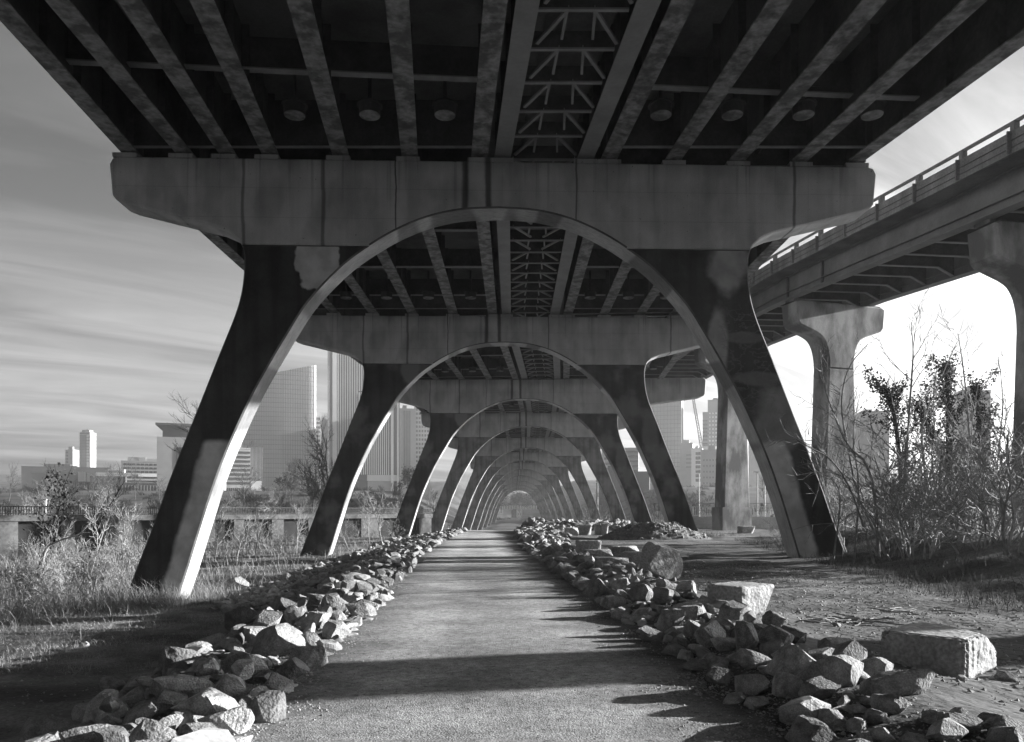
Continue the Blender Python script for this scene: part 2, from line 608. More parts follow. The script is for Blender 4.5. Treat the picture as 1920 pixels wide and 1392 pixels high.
# ------------------------------------------------------------------ arched bridge piers
S55 = 55.0
def zz(u): return EYE + u / S55

OUT_CAP = [(703, 657), (714, 653), (719, 643), (714, 586), (708, 578), (690, 571), (524, 531), (499, 520), (484, 507), (478, 497)]
OUT_LEG = [(478, 497), (474, 480), (473, 461), (475, 430), (480, 400), (488, 372), (500, 340), (517, 298), (560, 188), (611, 58), (640, -25), (667, -95), (700, -185), (737, -290)]
INNER = [(0, 570), (70, 566), (135, 551), (195, 525), (250, 491), (298, 453), (355, 391), (395, 328), (430, 268), (461, 210), (505, 112), (533, 35), (558, -45), (578, -110), (605, -190), (640, -290)]
inner_s = [(p.x, p.y) for p in catmull(INNER, 4)]
leg_s = [(p.x, p.y) for p in catmull(OUT_LEG, 3)]
SEAM = 497.0
# arch points above / below the seam
hi_in = [p for p in inner_s if p[1] > SEAM + 0.5]
lo_in = [p for p in inner_s if p[1] < SEAM - 0.5]
a, b = hi_in[-1], lo_in[0]
f = (a[1] - SEAM) / (a[1] - b[1])
seam_in = (a[0] + (b[0] - a[0]) * f, SEAM)
T = 1.15


def extrude_profile(name, poly, thick, mats, parent, side_mi=None, bevel=0.05, y0=0.0):
    """closed outline (x, z) extruded along +y; side_mi(i) gives the material slot of side i."""
    bm = bmesh.new()
    vf = [bm.verts.new((x, y0, z)) for x, z in poly]
    vb = [bm.verts.new((x, y0 + thick, z)) for x, z in poly]
    area = sum(poly[i][0] * poly[(i + 1) % len(poly)][1] - poly[(i + 1) % len(poly)][0] * poly[i][1] for i in range(len(poly)))
    ccw = area > 0
    ff = bm.faces.new(vf if ccw else vf[::-1])
    fb = bm.faces.new(vb[::-1] if ccw else vb)
    n = len(poly)
    for i in range(n):
        j = (i + 1) % n
        q = [vf[j], vf[i], vb[i], vb[j]]
        fc = bm.faces.new(q if ccw else q[::-1])
        if side_mi: fc.material_index = side_mi(i)
    bm.normal_update()
    if bevel > 0:
        ed = [e for e in bm.edges if (ff in e.link_faces) != (fb in e.link_faces)]
        res = bmesh.ops.bevel(bm, geom=ed, offset=bevel, segments=1, affect='EDGES', profile=0.5, material=-1)
        if len(mats) > 2:
            for fc in res['faces']:
                if any(g.material_index == 1 for e in fc.edges for g in e.link_faces if g is not fc and g not in res['faces']):
                    fc.material_index = 2
    bmesh.ops.triangulate(bm, faces=[f for f in bm.faces if len(f.verts) > 4])
    me = bpy.data.meshes.new(name)
    bm.to_mesh(me); bm.free()
    for m in mats: me.materials.append(m)
    return link(bpy.data.objects.new(name, me), parent)


def make_pier(legmat, girders, ext=0.0):
    root = empty('arched_pier')
    right_cap = [(x / S55, zz(u)) for x, u in OUT_CAP]
    left_cap = list(right_cap)
    if ext:                                    # cap widened on the right where the ramp joins
        right_cap = [(x + ext, z + (.42 if z > 13 else .2)) if x > 12 else (x, z) for x, z in right_cap]
    arch_r = [(x / S55, zz(u)) for x, u in hi_in] + [(seam_in[0] / S55, zz(SEAM))]
    poly = right_cap + arch_r[::-1]                         # right half: top outer .. seam .. arch to crown
    left = [(-x, z) for x, z in (left_cap + arch_r[::-1])[:-1]][::-1]
    # order: right top -> down outer -> seam -> arch up to crown -> left arch down -> outer up -> left top
    full = poly + left
    nR = len(right_cap)
    nA = len(arch_r)
    soff = set(range(nR, nR + 2 * nA - 2))
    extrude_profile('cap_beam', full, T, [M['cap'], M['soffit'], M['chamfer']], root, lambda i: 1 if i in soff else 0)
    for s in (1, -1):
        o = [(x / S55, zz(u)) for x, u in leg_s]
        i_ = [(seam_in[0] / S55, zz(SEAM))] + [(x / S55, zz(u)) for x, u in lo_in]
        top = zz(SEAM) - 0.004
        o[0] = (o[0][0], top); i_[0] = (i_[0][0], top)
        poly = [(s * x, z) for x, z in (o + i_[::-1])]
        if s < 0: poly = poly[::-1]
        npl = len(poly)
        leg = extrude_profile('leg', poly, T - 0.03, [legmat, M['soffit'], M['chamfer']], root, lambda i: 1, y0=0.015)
    zt = zz(657)
    for gx in girders:
        pb = MB().box(gx - 0.40, gx + 0.40, 0.03, 0.98, zt - 0.01, zt + 0.14)
        pb.build('bearing_pedestal', M['cap'], root)
    return root


G1 = [(px - 935) / S55 for px in (243, 345, 424, 503, 635, 765, 897, 941, 1099, 1144, 1267, 1390, 1510, 1618)]
G2 = [-12.85, -10.45, -8.1, -5.7, -3.2, -0.78, 0.08, 3.06, 3.88, 6.1, 8.35, 10.45, 12.5]
AU = [565, 315, 210, 159, 119, 96, 79, 67, 57, 49.5, 44, 39.5]
APX = 10.27
CX = [935, 947, 983, 992, 990, 985, 982, 979, 977, 975, 974, 973]
D = [APX * F / u for u in AU]
PIER = []
ORD = ['first', 'second', 'third', 'fourth', 'fifth', 'sixth', 'seventh', 'eighth', 'ninth', 'tenth', 'eleventh', 'twelfth']
PX = [(CX[i] - 960) * D[i] / F for i in range(12)]
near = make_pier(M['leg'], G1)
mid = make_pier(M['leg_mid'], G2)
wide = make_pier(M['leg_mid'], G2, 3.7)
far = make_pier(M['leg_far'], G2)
PLAB = ['large arched concrete pier in the foreground with dark legs and repainted patches',
        'second arched concrete pier, framed whole inside the foreground arch',
        'third arched pier, its pale cap showing through the second arch',
        'fourth arched pier, dark cap just under the third pale arch',
        'fifth arched pier down the path tunnel', 'sixth arched pier down the path tunnel', 'seventh arched pier down the path tunnel',
        'eighth arched pier down the path tunnel', 'ninth arched pier, small and hazy, deep in the row', 'tenth arched pier, small and hazy, deep in the row',
        'eleventh arched pier, next to the last of the row', 'last and smallest arched pier at the end of the row']
for i in range(12):
    if i == 0: o = near
    elif i == 1: o = mid
    elif i == 2: o = wide
    elif i == 3: o = far
    else: o = copy_tree(far)
    yaw = R((1.7, 1.6, 1.2, 0.6)[i] if i < 4 else 0)
    o.location = (PX[i], D[i], 0)
    o.rotation_euler = (0, 0, yaw)
    tag(o, PLAB[i], 'bridge pier', 'arched piers carrying the road bridge')
    PIER.append(o)

# ------------------------------------------------------------------ deck spans
GZ = zz(657) + 0.13 + 0.12      # underside of girders at a pier


def girder_mesh(p0, p1, depth=1.85, fl=0.56, web=0.03):
    mb = MB()
    p0 = Vector(p0); p1 = Vector(p1)
    d = (p1 - p0); dn = Vector((d.x, d.y, 0)).normalized(); s = Vector((dn.y, -dn.x, 0))
    def slab(off0, off1, za, zb):
        vs = []
        for p in (p0, p1):
            for o, z in ((off0, za), (off1, za), (off1, zb), (off0, zb)):
                q = p + s * o; vs.append((q.x, q.y, q.z + z))
        mb.add(vs, [(3, 2, 1, 0), (4, 5, 6, 7), (0, 1, 5, 4), (1, 2, 6, 5), (2, 3, 7, 6), (3, 0, 4, 7)])
    slab(-fl / 2, fl / 2, 0, 0.045)
    slab(-web / 2, web / 2, 0.045, depth)
    n = len(mb.m)
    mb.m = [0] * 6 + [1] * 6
    L = d.length
    k = int(L / 1.9)
    for i in range(k + 1):          # web stiffeners
        t = (i + 0.5) / (k + 1)
        c = p0 + d * t
        for sg in (-1, 1):
            a = c + s * (sg * web / 2); b = c + s * (sg * (fl / 2 - 0.05))
            w_ = dn * 0.012
            vs = [tuple(a - w_ + Vector((0, 0, .045))), tuple(a + w_ + Vector((0, 0, .045))), tuple(b + w_ + Vector((0, 0, .045))), tuple(b - w_ + Vector((0, 0, .045))),
                  tuple(a - w_ + Vector((0, 0, depth))), tuple(a + w_ + Vector((0, 0, depth))), tuple(b + w_ + Vector((0, 0, depth))), tuple(b - w_ + Vector((0, 0, depth)))]
            mb.add(vs, [(0, 3, 2, 1), (4, 5, 6, 7), (0, 1, 5, 4), (1, 2, 6, 5), (2, 3, 7, 6), (3, 0, 4, 7)], 1)
    return mb


def bracing(xa, xb, y0, y1, flip, z):
    """strut and chevron of the lateral bracing of one panel of the middle bay."""
    mb = MB()
    xm = (xa + xb) / 2
    mb.box(xa, xb, y0 - 0.05, y0 + 0.05, z, z + 0.05)
    mb.box(xa, xb, y0 - 0.012, y0 + 0.012, z + 0.05, z + 0.5, 1)
    ys, ye = (y0, y1) if not flip else (y1, y0)
    for s in (-1, 1):
        xs = xm + s * 0.28
        mb.bar((xs, ys, z + 0.09), (xa + 0.1 if s < 0 else xb - 0.1, ye, z + 0.09), 0.09, 0.07)
        mb.bar((xm + s * 0.33, y0 + 0.06, z + 0.14), (xm + s * 0.4, y1 - 0.1, z + 0.14), 0.07, 0.06)
    return mb


def deck_span(girders0, girders1, L, yaw_c, pans=True, pipes=True, flip=0.5, mid_i=(7, 8), z0=0.0, slope=0.0, skew=0.0, toff=0.55):
    """local frame: origin at the centre of the nearer pier line at girder underside level, +y along the span."""
    root = empty('deck_span')
    G = []
    for i, (ga, gb) in enumerate(zip(girders0, girders1)):
        p0 = Vector((ga, 0, z0)); p1 = Vector((gb, L, z0 + slope * L))
        G.append((p0, p1))
        clean = i in mid_i
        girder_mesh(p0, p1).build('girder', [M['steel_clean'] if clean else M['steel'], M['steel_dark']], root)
    def gx(i, t): return G[i][0].x + (G[i][1].x - G[i][0].x) * t
    def gz(t): return z0 + slope * L * t
    # slab and kerb parapets
    e0, e1 = girders0[0] - 0.75, girders1[0] - 0.75
    f0, f1 = girders0[-1] + 0.75, girders1[-1] + 0.75
    def strip(a0, a1, b0, b1, za, zb):
        vs = [(a0, 0, gz(0) + za), (b0, 0, gz(0) + za), (b1, L, gz(1) + za), (a1, L, gz(1) + za), (a0, 0, gz(0) + zb), (b0, 0, gz(0) + zb), (b1, L, gz(1) + zb), (a1, L, gz(1) + zb)]
        return MB().add(vs, [(0, 3, 2, 1), (4, 5, 6, 7), (0, 1, 5, 4), (1, 2, 6, 5), (2, 3, 7, 6), (3, 0, 4, 7)])
    strip(e0, e1, f0, f1, 1.86, 2.12).build('deck_slab', M['slab'], root)
    strip(e0, e1, e0 + 0.3, e1 + 0.3, 2.125, 2.95).build('parapet', M['cap'], root)
    strip(f0 - 0.3, f1 - 0.3, f0, f1, 2.125, 2.95).build('parapet', M['cap'], root)
    # cross beams (perpendicular to the span axis) in every bay except the braced one
    nb = 4
    for k in range(nb):
        t = (k + toff) / nb
        for i in range(len(G) - 1):
            if i == mid_i[0]: continue
            if gx(i + 1, t) - gx(i, t) < 1.2: continue
            xa, xb = gx(i, t) + 0.02, gx(i + 1, t) - 0.02
            y = L * t
            ya, yb = y + skew * xa, y + skew * xb
            mb = MB().bar((xa, ya, gz(t) + 0.56), (xb, yb, gz(t) + 0.56), 0.24, 0.04, 0)
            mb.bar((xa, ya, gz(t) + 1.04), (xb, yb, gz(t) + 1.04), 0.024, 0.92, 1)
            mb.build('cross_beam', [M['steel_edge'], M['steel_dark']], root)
    for t, in ((0.9 / L,), (1 - 0.55 / L,)):      # end diaphragms
        for i in range(len(G) - 1):
            if i == mid_i[0] or gx(i + 1, t) - gx(i, t) < 1.2: continue
            xa, xb = gx(i, t) + 0.02, gx(i + 1, t) - 0.02
            y = L * t
            mb = MB().box(xa, xb, y - 0.07, y + 0.07, gz(t) + 0.22, gz(t) + 0.25, 0)
            mb.box(xa, xb, y - 0.012, y + 0.012, gz(t) + 0.25, gz(t) + 1.82, 1)
            mb.build('end_diaphragm', [M['steel_edge'], M['steel_dark']], root)
    # middle bay bracing
    n = max(6, int(L / 1.55))
    for k in range(n):
        ya, yb = L * (k + 0.1) / n, L * (k + 0.95) / n
        ta = (ya + yb) / 2 / L
        bracing(gx(mid_i[0], ta) + 0.28, gx(mid_i[1], ta) - 0.28, ya, yb, (k / n) < flip, gz(ta) + 0.12).build('lateral_brace', [M['steel_clean'], M['steel_dark']], root)
    # two drain mains inside the middle bay
    for off in (-0.9, 0.9):
        xm0 = (gx(mid_i[0], 0) + gx(mid_i[1], 0)) / 2; xm1 = (gx(mid_i[0], 1) + gx(mid_i[1], 1)) / 2
        MB().tube((xm0 + off, 0.2, gz(0) + 1.1), (xm1 + off, L - 0.2, gz(1) + 1.1), 0.2, 0.2, 12).build('service_pipe', M['slab'], root, True)
    # soffit panel down the middle bay
    if pans:
        t = 1 - 2.6 / L
        for i in range(len(G) - 1):
            xa, xb = gx(i, t), gx(i + 1, t)
            if i == mid_i[0] or xb - xa < 2.0: continue
            mb = MB()
            c = ((xa + xb) / 2, L * t, gz(t))
            mb.tube((c[0], c[1], c[2] + 0.30), (c[0], c[1], c[2] + 0.58), 0.33, 0.33, 24, 1)
            mb.tube((c[0], c[1], c[2] + 0.58), (c[0], c[1], c[2] + 0.62), 0.40, 0.40, 24, 1)
            mb.tube((c[0], c[1], c[2] + 0.285), (c[0], c[1], c[2] + 0.30), 0.32, 0.32, 24, 0)
            mb.tube((c[0], c[1], c[2] + 0.62), (c[0], c[1], c[2] + 1.86), 0.06, 0.06, 8, 1)
            mb.build('drain_pan', [M['steel'], M['steel_dark']], root)
    if pipes:
        i = len(G) - 3
        mb = MB()
        for q in (0.45, 0.62, 0.79, 0.96):
            mb.tube((gx(i, 0) + q, 0.4, gz(0) + 0.75), (gx(i, 1) + q, L - 1.6, gz(1) + 0.75), 0.06, 0.06, 8)
        for k in range(5):
            t = (k + 0.6) / 5.4
            mb.box(gx(i, t) + 0.3, gx(i, t) + 1.15, L * t - 0.02, L * t + 0.02, gz(t) + 0.65, gz(t) + 0.68)
        mb.build('conduit', M['steel_dark'], root)
    return root


def span_between(root, i):
    c0 = Vector((PX[i], D[i], 0)); c1 = Vector((PX[i + 1], D[i + 1], 0))
    d = c1 - c0
    root.location = (c0.x, c0.y + 0.56, GZ)
    root.rotation_euler = (0, 0, -math.atan2(d.x, d.y))
    return d.length


# span between camera and first pier: fitted to the photograph, descends towards us
xt = (60, 174, 294, 414, 582, 751, 921, 977, 1185, 1244, 1409, 1571, 1740, 1905)
xb1 = (243, 345, 424, 503, 635, 765, 897, 941, 1099, 1144, 1267, 1390, 1510, 1618)
GR = 0.036
g_far, g_near = [], []
YN = 1.5
for a_, b_ in zip(xt, xb1):
    d1 = D[0] + 0.5
    zf = GZ
    dtop = (zf - GR * d1 - EYE) * F / 878.0 / (1 - GR * F / 878.0)
    X1 = (b_ - 960) * D[0] / F
    Xt = (a_ - 960) * dtop / F
    sl = (X1 - Xt) / (d1 - dtop)
    g_far.append(X1); g_near.append(X1 + sl * (YN - d1))
L1 = D[0] + 0.5 - YN
sp = deck_span(g_near, g_far, L1, 0, z0=-GR * L1, slope=GR, flip=0.0, skew=0.075, toff=0.33)
sp.location = (0, YN, GZ)
tag(sp, 'steel girder deck overhead between the viewer and the foreground pier', 'bridge deck', 'deck spans of the road bridge')
LR = D[1] - D[0]
proto = deck_span(G2, G2, LR, 0, flip=0.45, mid_i=(6, 7))
SLAB = ['', 'deck span of steel girders between the foreground pier and the second pier', 'deck span between the second and third arched piers',
        'deck span between the third and fourth arched piers', 'deck span between the fourth and fifth arched piers', 'deck span between the fifth and sixth arched piers',
        'deck span between the sixth and seventh arched piers', 'deck span between the seventh and eighth arched piers', 'deck span between the eighth and ninth arched piers',
        'deck span between the ninth and tenth arched piers', 'deck span between the tenth and eleventh arched piers', 'deck span between the last two arched piers']
for i in range(11):
    o = proto if i == 0 else copy_tree(proto)
    ln = span_between(o, i)
    o.scale = (1, ln / LR, 1)
    tag(o, SLAB[i + 1], 'bridge deck', 'deck spans of the road bridge')

# ------------------------------------------------------------------ ramp viaduct on the right
M['ramp_conc'] = simple('ramp_parapet_concrete', 0.13, 0.24, scale=1.2, rough=0.9, fine=0.2, fscale=14, stretch=(1, 1, 0.25))
M['ramp_steel'] = simple('ramp_painted_steel', 0.13, 0.19, scale=0.8, rough=0.6, fine=0.08, fscale=10)
M['pier_conc'] = simple('ramp_pier_concrete', 0.11, 0.33, scale=0.55, contrast=(0.42, 0.57), rough=0.9, bump=0.2, bscale=10, fine=0.1, fscale=22, stretch=(1, 1, 0.45))
M['rail'] = simple('galvanised_rail', 0.12, 0.2, scale=3, rough=0.5)
M['white_rail'] = simple('pale_painted_rail', 0.55, 0.7, scale=3, rough=0.6)

RAMP_CTRL = [(21.2, -12), (20.9, 2), (20.2, 16), (19.05, 30.4), (17.3, 46.6), (16.0, 64), (15.2, 82), (14.8, 100)]
RAMP_Z = [(-12, 9.6), (30.4, 13.41), (46.6, 14.85), (64, 15.95), (100, 16.6)]
KZ = 0.77


ramp_line = [Vector((p.x, p.y, lerp_table(RAMP_Z, p.y))) for p in catmull([Vector((a, b, 0)) for a, b in RAMP_CTRL], 8)]


def ramp():
    root = empty('ramp_viaduct', (19.3, 16, 0))
    off = Vector((19.3, 16, 0))
    tag(root, 'curving ramp viaduct with concrete parapet and rail, right of the arched piers', 'viaduct')
    n = len(ramp_line)
    nor = []
    for i in range(n):
        d = ramp_line[min(n - 1, i + 1)] - ramp_line[max(0, i - 1)]
        nor.append(Vector((d.y, -d.x, 0)).normalized())

    def sweep(name, prof, mat, smooth=False):
        vs, fs = [], []
        k = len(prof)
        for i in range(n):
            for a, z in prof:
                p = ramp_line[i] + nor[i] * a + Vector((0, 0, z * KZ)) - off
                vs.append(tuple(p))
        for i in range(n - 1):
            for j in range(k):
                q = (j + 1) % k
                fs.append((i * k + j, i * k + q, (i + 1) * k + q, (i + 1) * k + j))
        fs.append(tuple(range(k))[::-1]); fs.append(tuple((n - 1) * k + j for j in range(k)))
        o = mesh_obj(name, vs, fs, mat, root)
        bm = bmesh.new(); bm.from_mesh(o.data); bmesh.ops.recalc_face_normals(bm, faces=bm.faces); bm.to_mesh(o.data); bm.free()
        return o
    W = 6.0
    for a in (0.0, W):
        sg = -1 if a == 0 else 1
        pr = [(a - .3, 0), (a + .3, 0), (a + .3, .07), (a + .03, .07), (a + .03, 1.78), (a + .25, 1.78), (a + .25, 1.84), (a - .25, 1.84), (a - .25, 1.78), (a - .03, 1.78), (a - .03, 0.62), (a - .16, .62), (a - .16, .57), (a - .03, .57), (a - .03, .07), (a - .3, .07)]
        sweep('girder', pr, M['ramp_steel'])
    sweep('deck_slab', [(-1.15, 1.95), (-.3, 1.86), (W + .3, 1.86), (W + 1.15, 1.95), (W + 1.15, 2.2), (-1.15, 2.2)], M['slab'])
    sweep('parapet', [(-1.19, 1.93), (-.85, 1.96), (-.85, 3.0), (-1.17, 3.0)], M['ramp_conc'])
    sweep('parapet', [(W + .85, 1.96), (W + 1.19, 1.93), (W + 1.17, 3.0), (W + .85, 3.0)], M['ramp_conc'])
    for a in (-1.02, W + 1.02):
        sweep('handrail', [(a - .07, 3.42), (a + .07, 3.42), (a + .07, 3.54), (a - .07, 3.54)], M['rail'])
    for z_ in (2.2, 2.55): sweep('parapet_joint', [(-1.215, z_), (-1.17, z_), (-1.17, z_ + .03), (-1.215, z_ + .03)], M['steel_dark'])  # dark strips standing in for the parapet joints
    # arc-length stations
    s = [0]
    for i in range(1, n): s.append(s[-1] + (ramp_line[i] - ramp_line[i - 1]).length)
    def station(q):
        for i in range(n - 1):
            if s[i] <= q <= s[i + 1]:
                f = (q - s[i]) / (s[i + 1] - s[i])
                return ramp_line[i].lerp(ramp_line[i + 1], f) - off, nor[i].lerp(nor[i + 1], f).normalized()
    q = 1.0
    while q < s[-1] - 1:
        p, nn = station(q); t = Vector((-nn.y, nn.x, 0))
        for a in (-1.02, W + 1.02):
            mb = MB()
            c = p + nn * a
            mb.bar(c + Vector((0, 0, 2.98 * KZ)), c + Vector((0, 0, 3.50 * KZ)), 0.2, 0.24)
            if a < 0: mb.bar(c + nn * (-0.16) + Vector((0, 0, 1.96 * KZ)), c + nn * (-0.155) + Vector((0, 0, 3.0 * KZ)), 0.32, 0.05, 0, tuple(t))
            mb.build('rail_post', M['ramp_conc'], root)
        q += 2.75
    q = 1.5
    while q < s[-1] - 1:
        p, nn = station(q); t = Vector((-nn.y, nn.x, 0))
        mb = MB()
        a0 = p + nn * 0.05; a1 = p + nn * (W - 1.0); a2 = p + nn * (W - .05)
        up = Vector((0, 0, 1))
        def sheet(p0, z0, p1, z1, zt):
            vs = []
            for w_ in (-.015, .015):
                for pp, z in ((p0, z0), (p1, z1), (p1, zt), (p0, zt)):
                    vs.append(tuple(pp + t * w_ + up * (z * KZ)))
            mb.add(vs, [(3, 2, 1, 0), (4, 5, 6, 7), (0, 1, 5, 4), (1, 2, 6, 5), (2, 3, 7, 6), (3, 0, 4, 7)], 1)
        sheet(a0, .75, a1, .75, 1.8); sheet(a1, .75, a2, .12, 1.8)
        mb.bar(a0 + up * (.73 * KZ), a1 + up * (.73 * KZ), 0.18, 0.04); mb.bar(a1 + up * (.73 * KZ), a2 + up * (.10 * KZ), 0.18, 0.04)
        mb.build('cross_frame', [M['steel_clean'], M['steel_dark']], root)
        q += 2.3
    # web splice line and pier stiffeners
    for yq in (41.5, 46.9):
        i = min(range(n), key=lambda k: abs(ramp_line[k].y - yq))
        p = ramp_line[i] - off; nn = nor[i]
        MB().bar(p + nn * (-.1) + Vector((0, 0, .08)), p + nn * (-.1) + Vector((0, 0, 1.78 * KZ)), .1, .16, 0, (0, 1, 0)).build('web_stiffener', M['steel_dark'], root)


ramp()


def ramp_pier(x, y, yaw, ztop, zbase, label):
    root = empty('ramp_pier', (x, y, 0), yaw)
    tag(root, label, 'viaduct pier', 'hammerhead piers under the ramp viaduct')
    hw = 3.4
    half = [(hw - .25, ztop), (hw, ztop - .12), (hw - .12, ztop - 1.35), (hw - .3, ztop - 1.55), (1.95, ztop - 1.95)]
    cv = [(1.95, ztop - 1.95), (1.5, ztop - 2.2), (1.17, ztop - 2.7), (1.0, ztop - 3.4), (.96, ztop - 4.1)]
    half += [(p.x, p.y) for p in catmull(cv, 3)][1:]
    zs = half[-1][1]
    poly = half + [(-x_, z_) for x_, z_ in half[::-1]]
    extrude_profile('cap_beam', poly, 1.5, [M['pier_conc']], root, None, 0.08)
    b = 1.38
    col = [(.96, zs - .004), (b, zbase), (-b, zbase), (-.96, zs - .004)]
    extrude_profile('column', col, 1.47, [M['pier_conc']], root, None, 0.06, y0=.015)
    # plinth
    MB().box(-b - .12, b + .05, -.05, 1.53, zbase - .8, 2.0 if zbase < 1 else zbase).build('plinth', M['pier_conc'], root)
    for a in (-2.95, 2.95):
        MB().box(a - .4, a + .4, .35, 1.15, ztop, ztop + .16).build('bearing_pedestal', M['pier_conc'], root)
    return root


def pier_at(yq, yaw, label, zb, dx=.55):
    i = min(range(len(ramp_line)), key=lambda k: abs(ramp_line[k].y - yq))
    p = ramp_line[i]
    c = Vector((p.x + 3.0 * math.cos(yaw) + dx, p.y + 3.0 * math.sin(yaw), 0))
    return ramp_pier(c.x, c.y - .7, yaw, p.z - .18, zb, label)


pier_at(46.6, R(18), 'tall hammerhead pier of the ramp standing behind the bare bushes', -0.5)
pier_at(64, R(19), 'hammerhead pier of the ramp with stained column between the foreground leg and the pale wall', -0.3)
pier_at(30.4, R(12), 'ramp pier at the right edge of the view, only its cap showing', -0.5)
pier_at(13.0, R(8), 'ramp pier nearest the viewer beyond the right edge', -0.5)

# ------------------------------------------------------------------ rocks
rng = random.Random(11)
M['rock'] = simple('grey_granite_rock', 0.13, 0.31, scale=2.2, rough=0.9, bump=0.65, bscale=13, fine=0.32, fscale=30, rnd=0.38, bdist=0.04)
M['granite'] = simple('rough_cut_granite', 0.22, 0.36, scale=3.0, rough=0.9, bump=0.5, bscale=14, fine=0.3, fscale=28, bdist=0.06)


def rock_geo(seed, sub=3, cuts=11, rough=0.03, ext=(1, 1, 1), lo=0.5, hi=0.85):
    r = random.Random(seed)
    bm = bmesh.new()
    bmesh.ops.create_icosphere(bm, subdivisions=sub, radius=1.0)
    planes = []
    ga = math.pi * (3 - math.sqrt(5))
    an0 = r.uniform(0, 6.28)
    for k in range(cuts):
        zc = 1 - 2 * (k + 0.5) / cuts
        rad = math.sqrt(1 - zc * zc)
        n = Vector((rad * math.cos(ga * k + an0) + r.gauss(0, .28), rad * math.sin(ga * k + an0) + r.gauss(0, .28), zc + r.gauss(0, .28))).normalized()
        planes.append((n, r.uniform(lo, hi)))
    for v in bm.verts:
        p = v.co.copy()
        for n, dd in planes:
            e = p.dot(n) - dd
            if e > 0: p -= n * e
        q = p * 3.1 + Vector((seed, 0, 0))
        p += p.normalized() * (rough * (vnoise(q.x * 2 + q.z, q.y * 2 - q.z) * 1.5))
        v.co = Vector((p.x * ext[0], p.y * ext[1], p.z * ext[2]))
    vs = [tuple(v.co) for v in bm.verts]
    fs = [tuple(v.index for v in f.verts) for f in bm.faces]
    bm.free()
    return vs, fs


EXT = [(1, .8, .62), (1.15, .7, .5), (.95, .9, .8), (1.25, .75, .42), (1, .85, .7), (1.3, .65, .55), (.9, .8, .9), (1.1, .9, .5)]
KIND = ['wedge-shaped', 'flat', 'blocky', 'slab-like', 'chunky', 'long', 'upright', 'broad']
ROCKME = []
for k in range(16):
    vs, fs = rock_geo(100 + k, 3, 12 + k % 5, 0.02, EXT[k % 8], 0.40, 0.63)
    me = bpy.data.meshes.new('riprap_rock')
    me.from_pydata(vs, [], fs); me.materials.append(M['rock']); me.update()
    ROCKME.append(me)
LOW = [rock_geo(300 + k, 2, 11, 0.012, EXT[k % 8], 0.40, 0.63) for k in range(12)]

rocks = []      # x, y, r, variant, lift


def fill(y0, y1, ulo, uhi, rmin, rmax, dens, lift=0.0):
    """throw rocks on a band beside the path; dens = rocks per square metre."""
    y = y0
    cells = {}
    area = 0
    yy = y0
    while yy < y1:
        area += (uhi(yy) - ulo(yy)) * 0.5; yy += 0.5
    n = int(area * dens)
    for _ in range(n * 4):
        if n <= 0: break
        y = rng.uniform(y0, y1)
        a, b = ulo(y), uhi(y)
        u = rng.uniform(a, b)
        r = rmin + (rmax - rmin) * rng.random() ** 1.8
        x = path_c(y) + u
        key = (int(x / .8), int(y / .8))
        ok = True
        for i in (-1, 0, 1):
            for j in (-1, 0, 1):
                for (px, py, pr) in cells.get((key[0] + i, key[1] + j), ()):
                    if (px - x) ** 2 + (py - y) ** 2 < (0.66 * (pr + r)) ** 2:
                        ok = False
        if any((qx - x) ** 2 + (qy - y) ** 2 < (0.8 * (qr + r)) ** 2 for qx, qy, qr in BIGS): ok = False
        if not ok: continue
        cells.setdefault(key, []).append((x, y, r))
        rocks.append((x, y, r, rng.randrange(16), lift))
        n -= 1


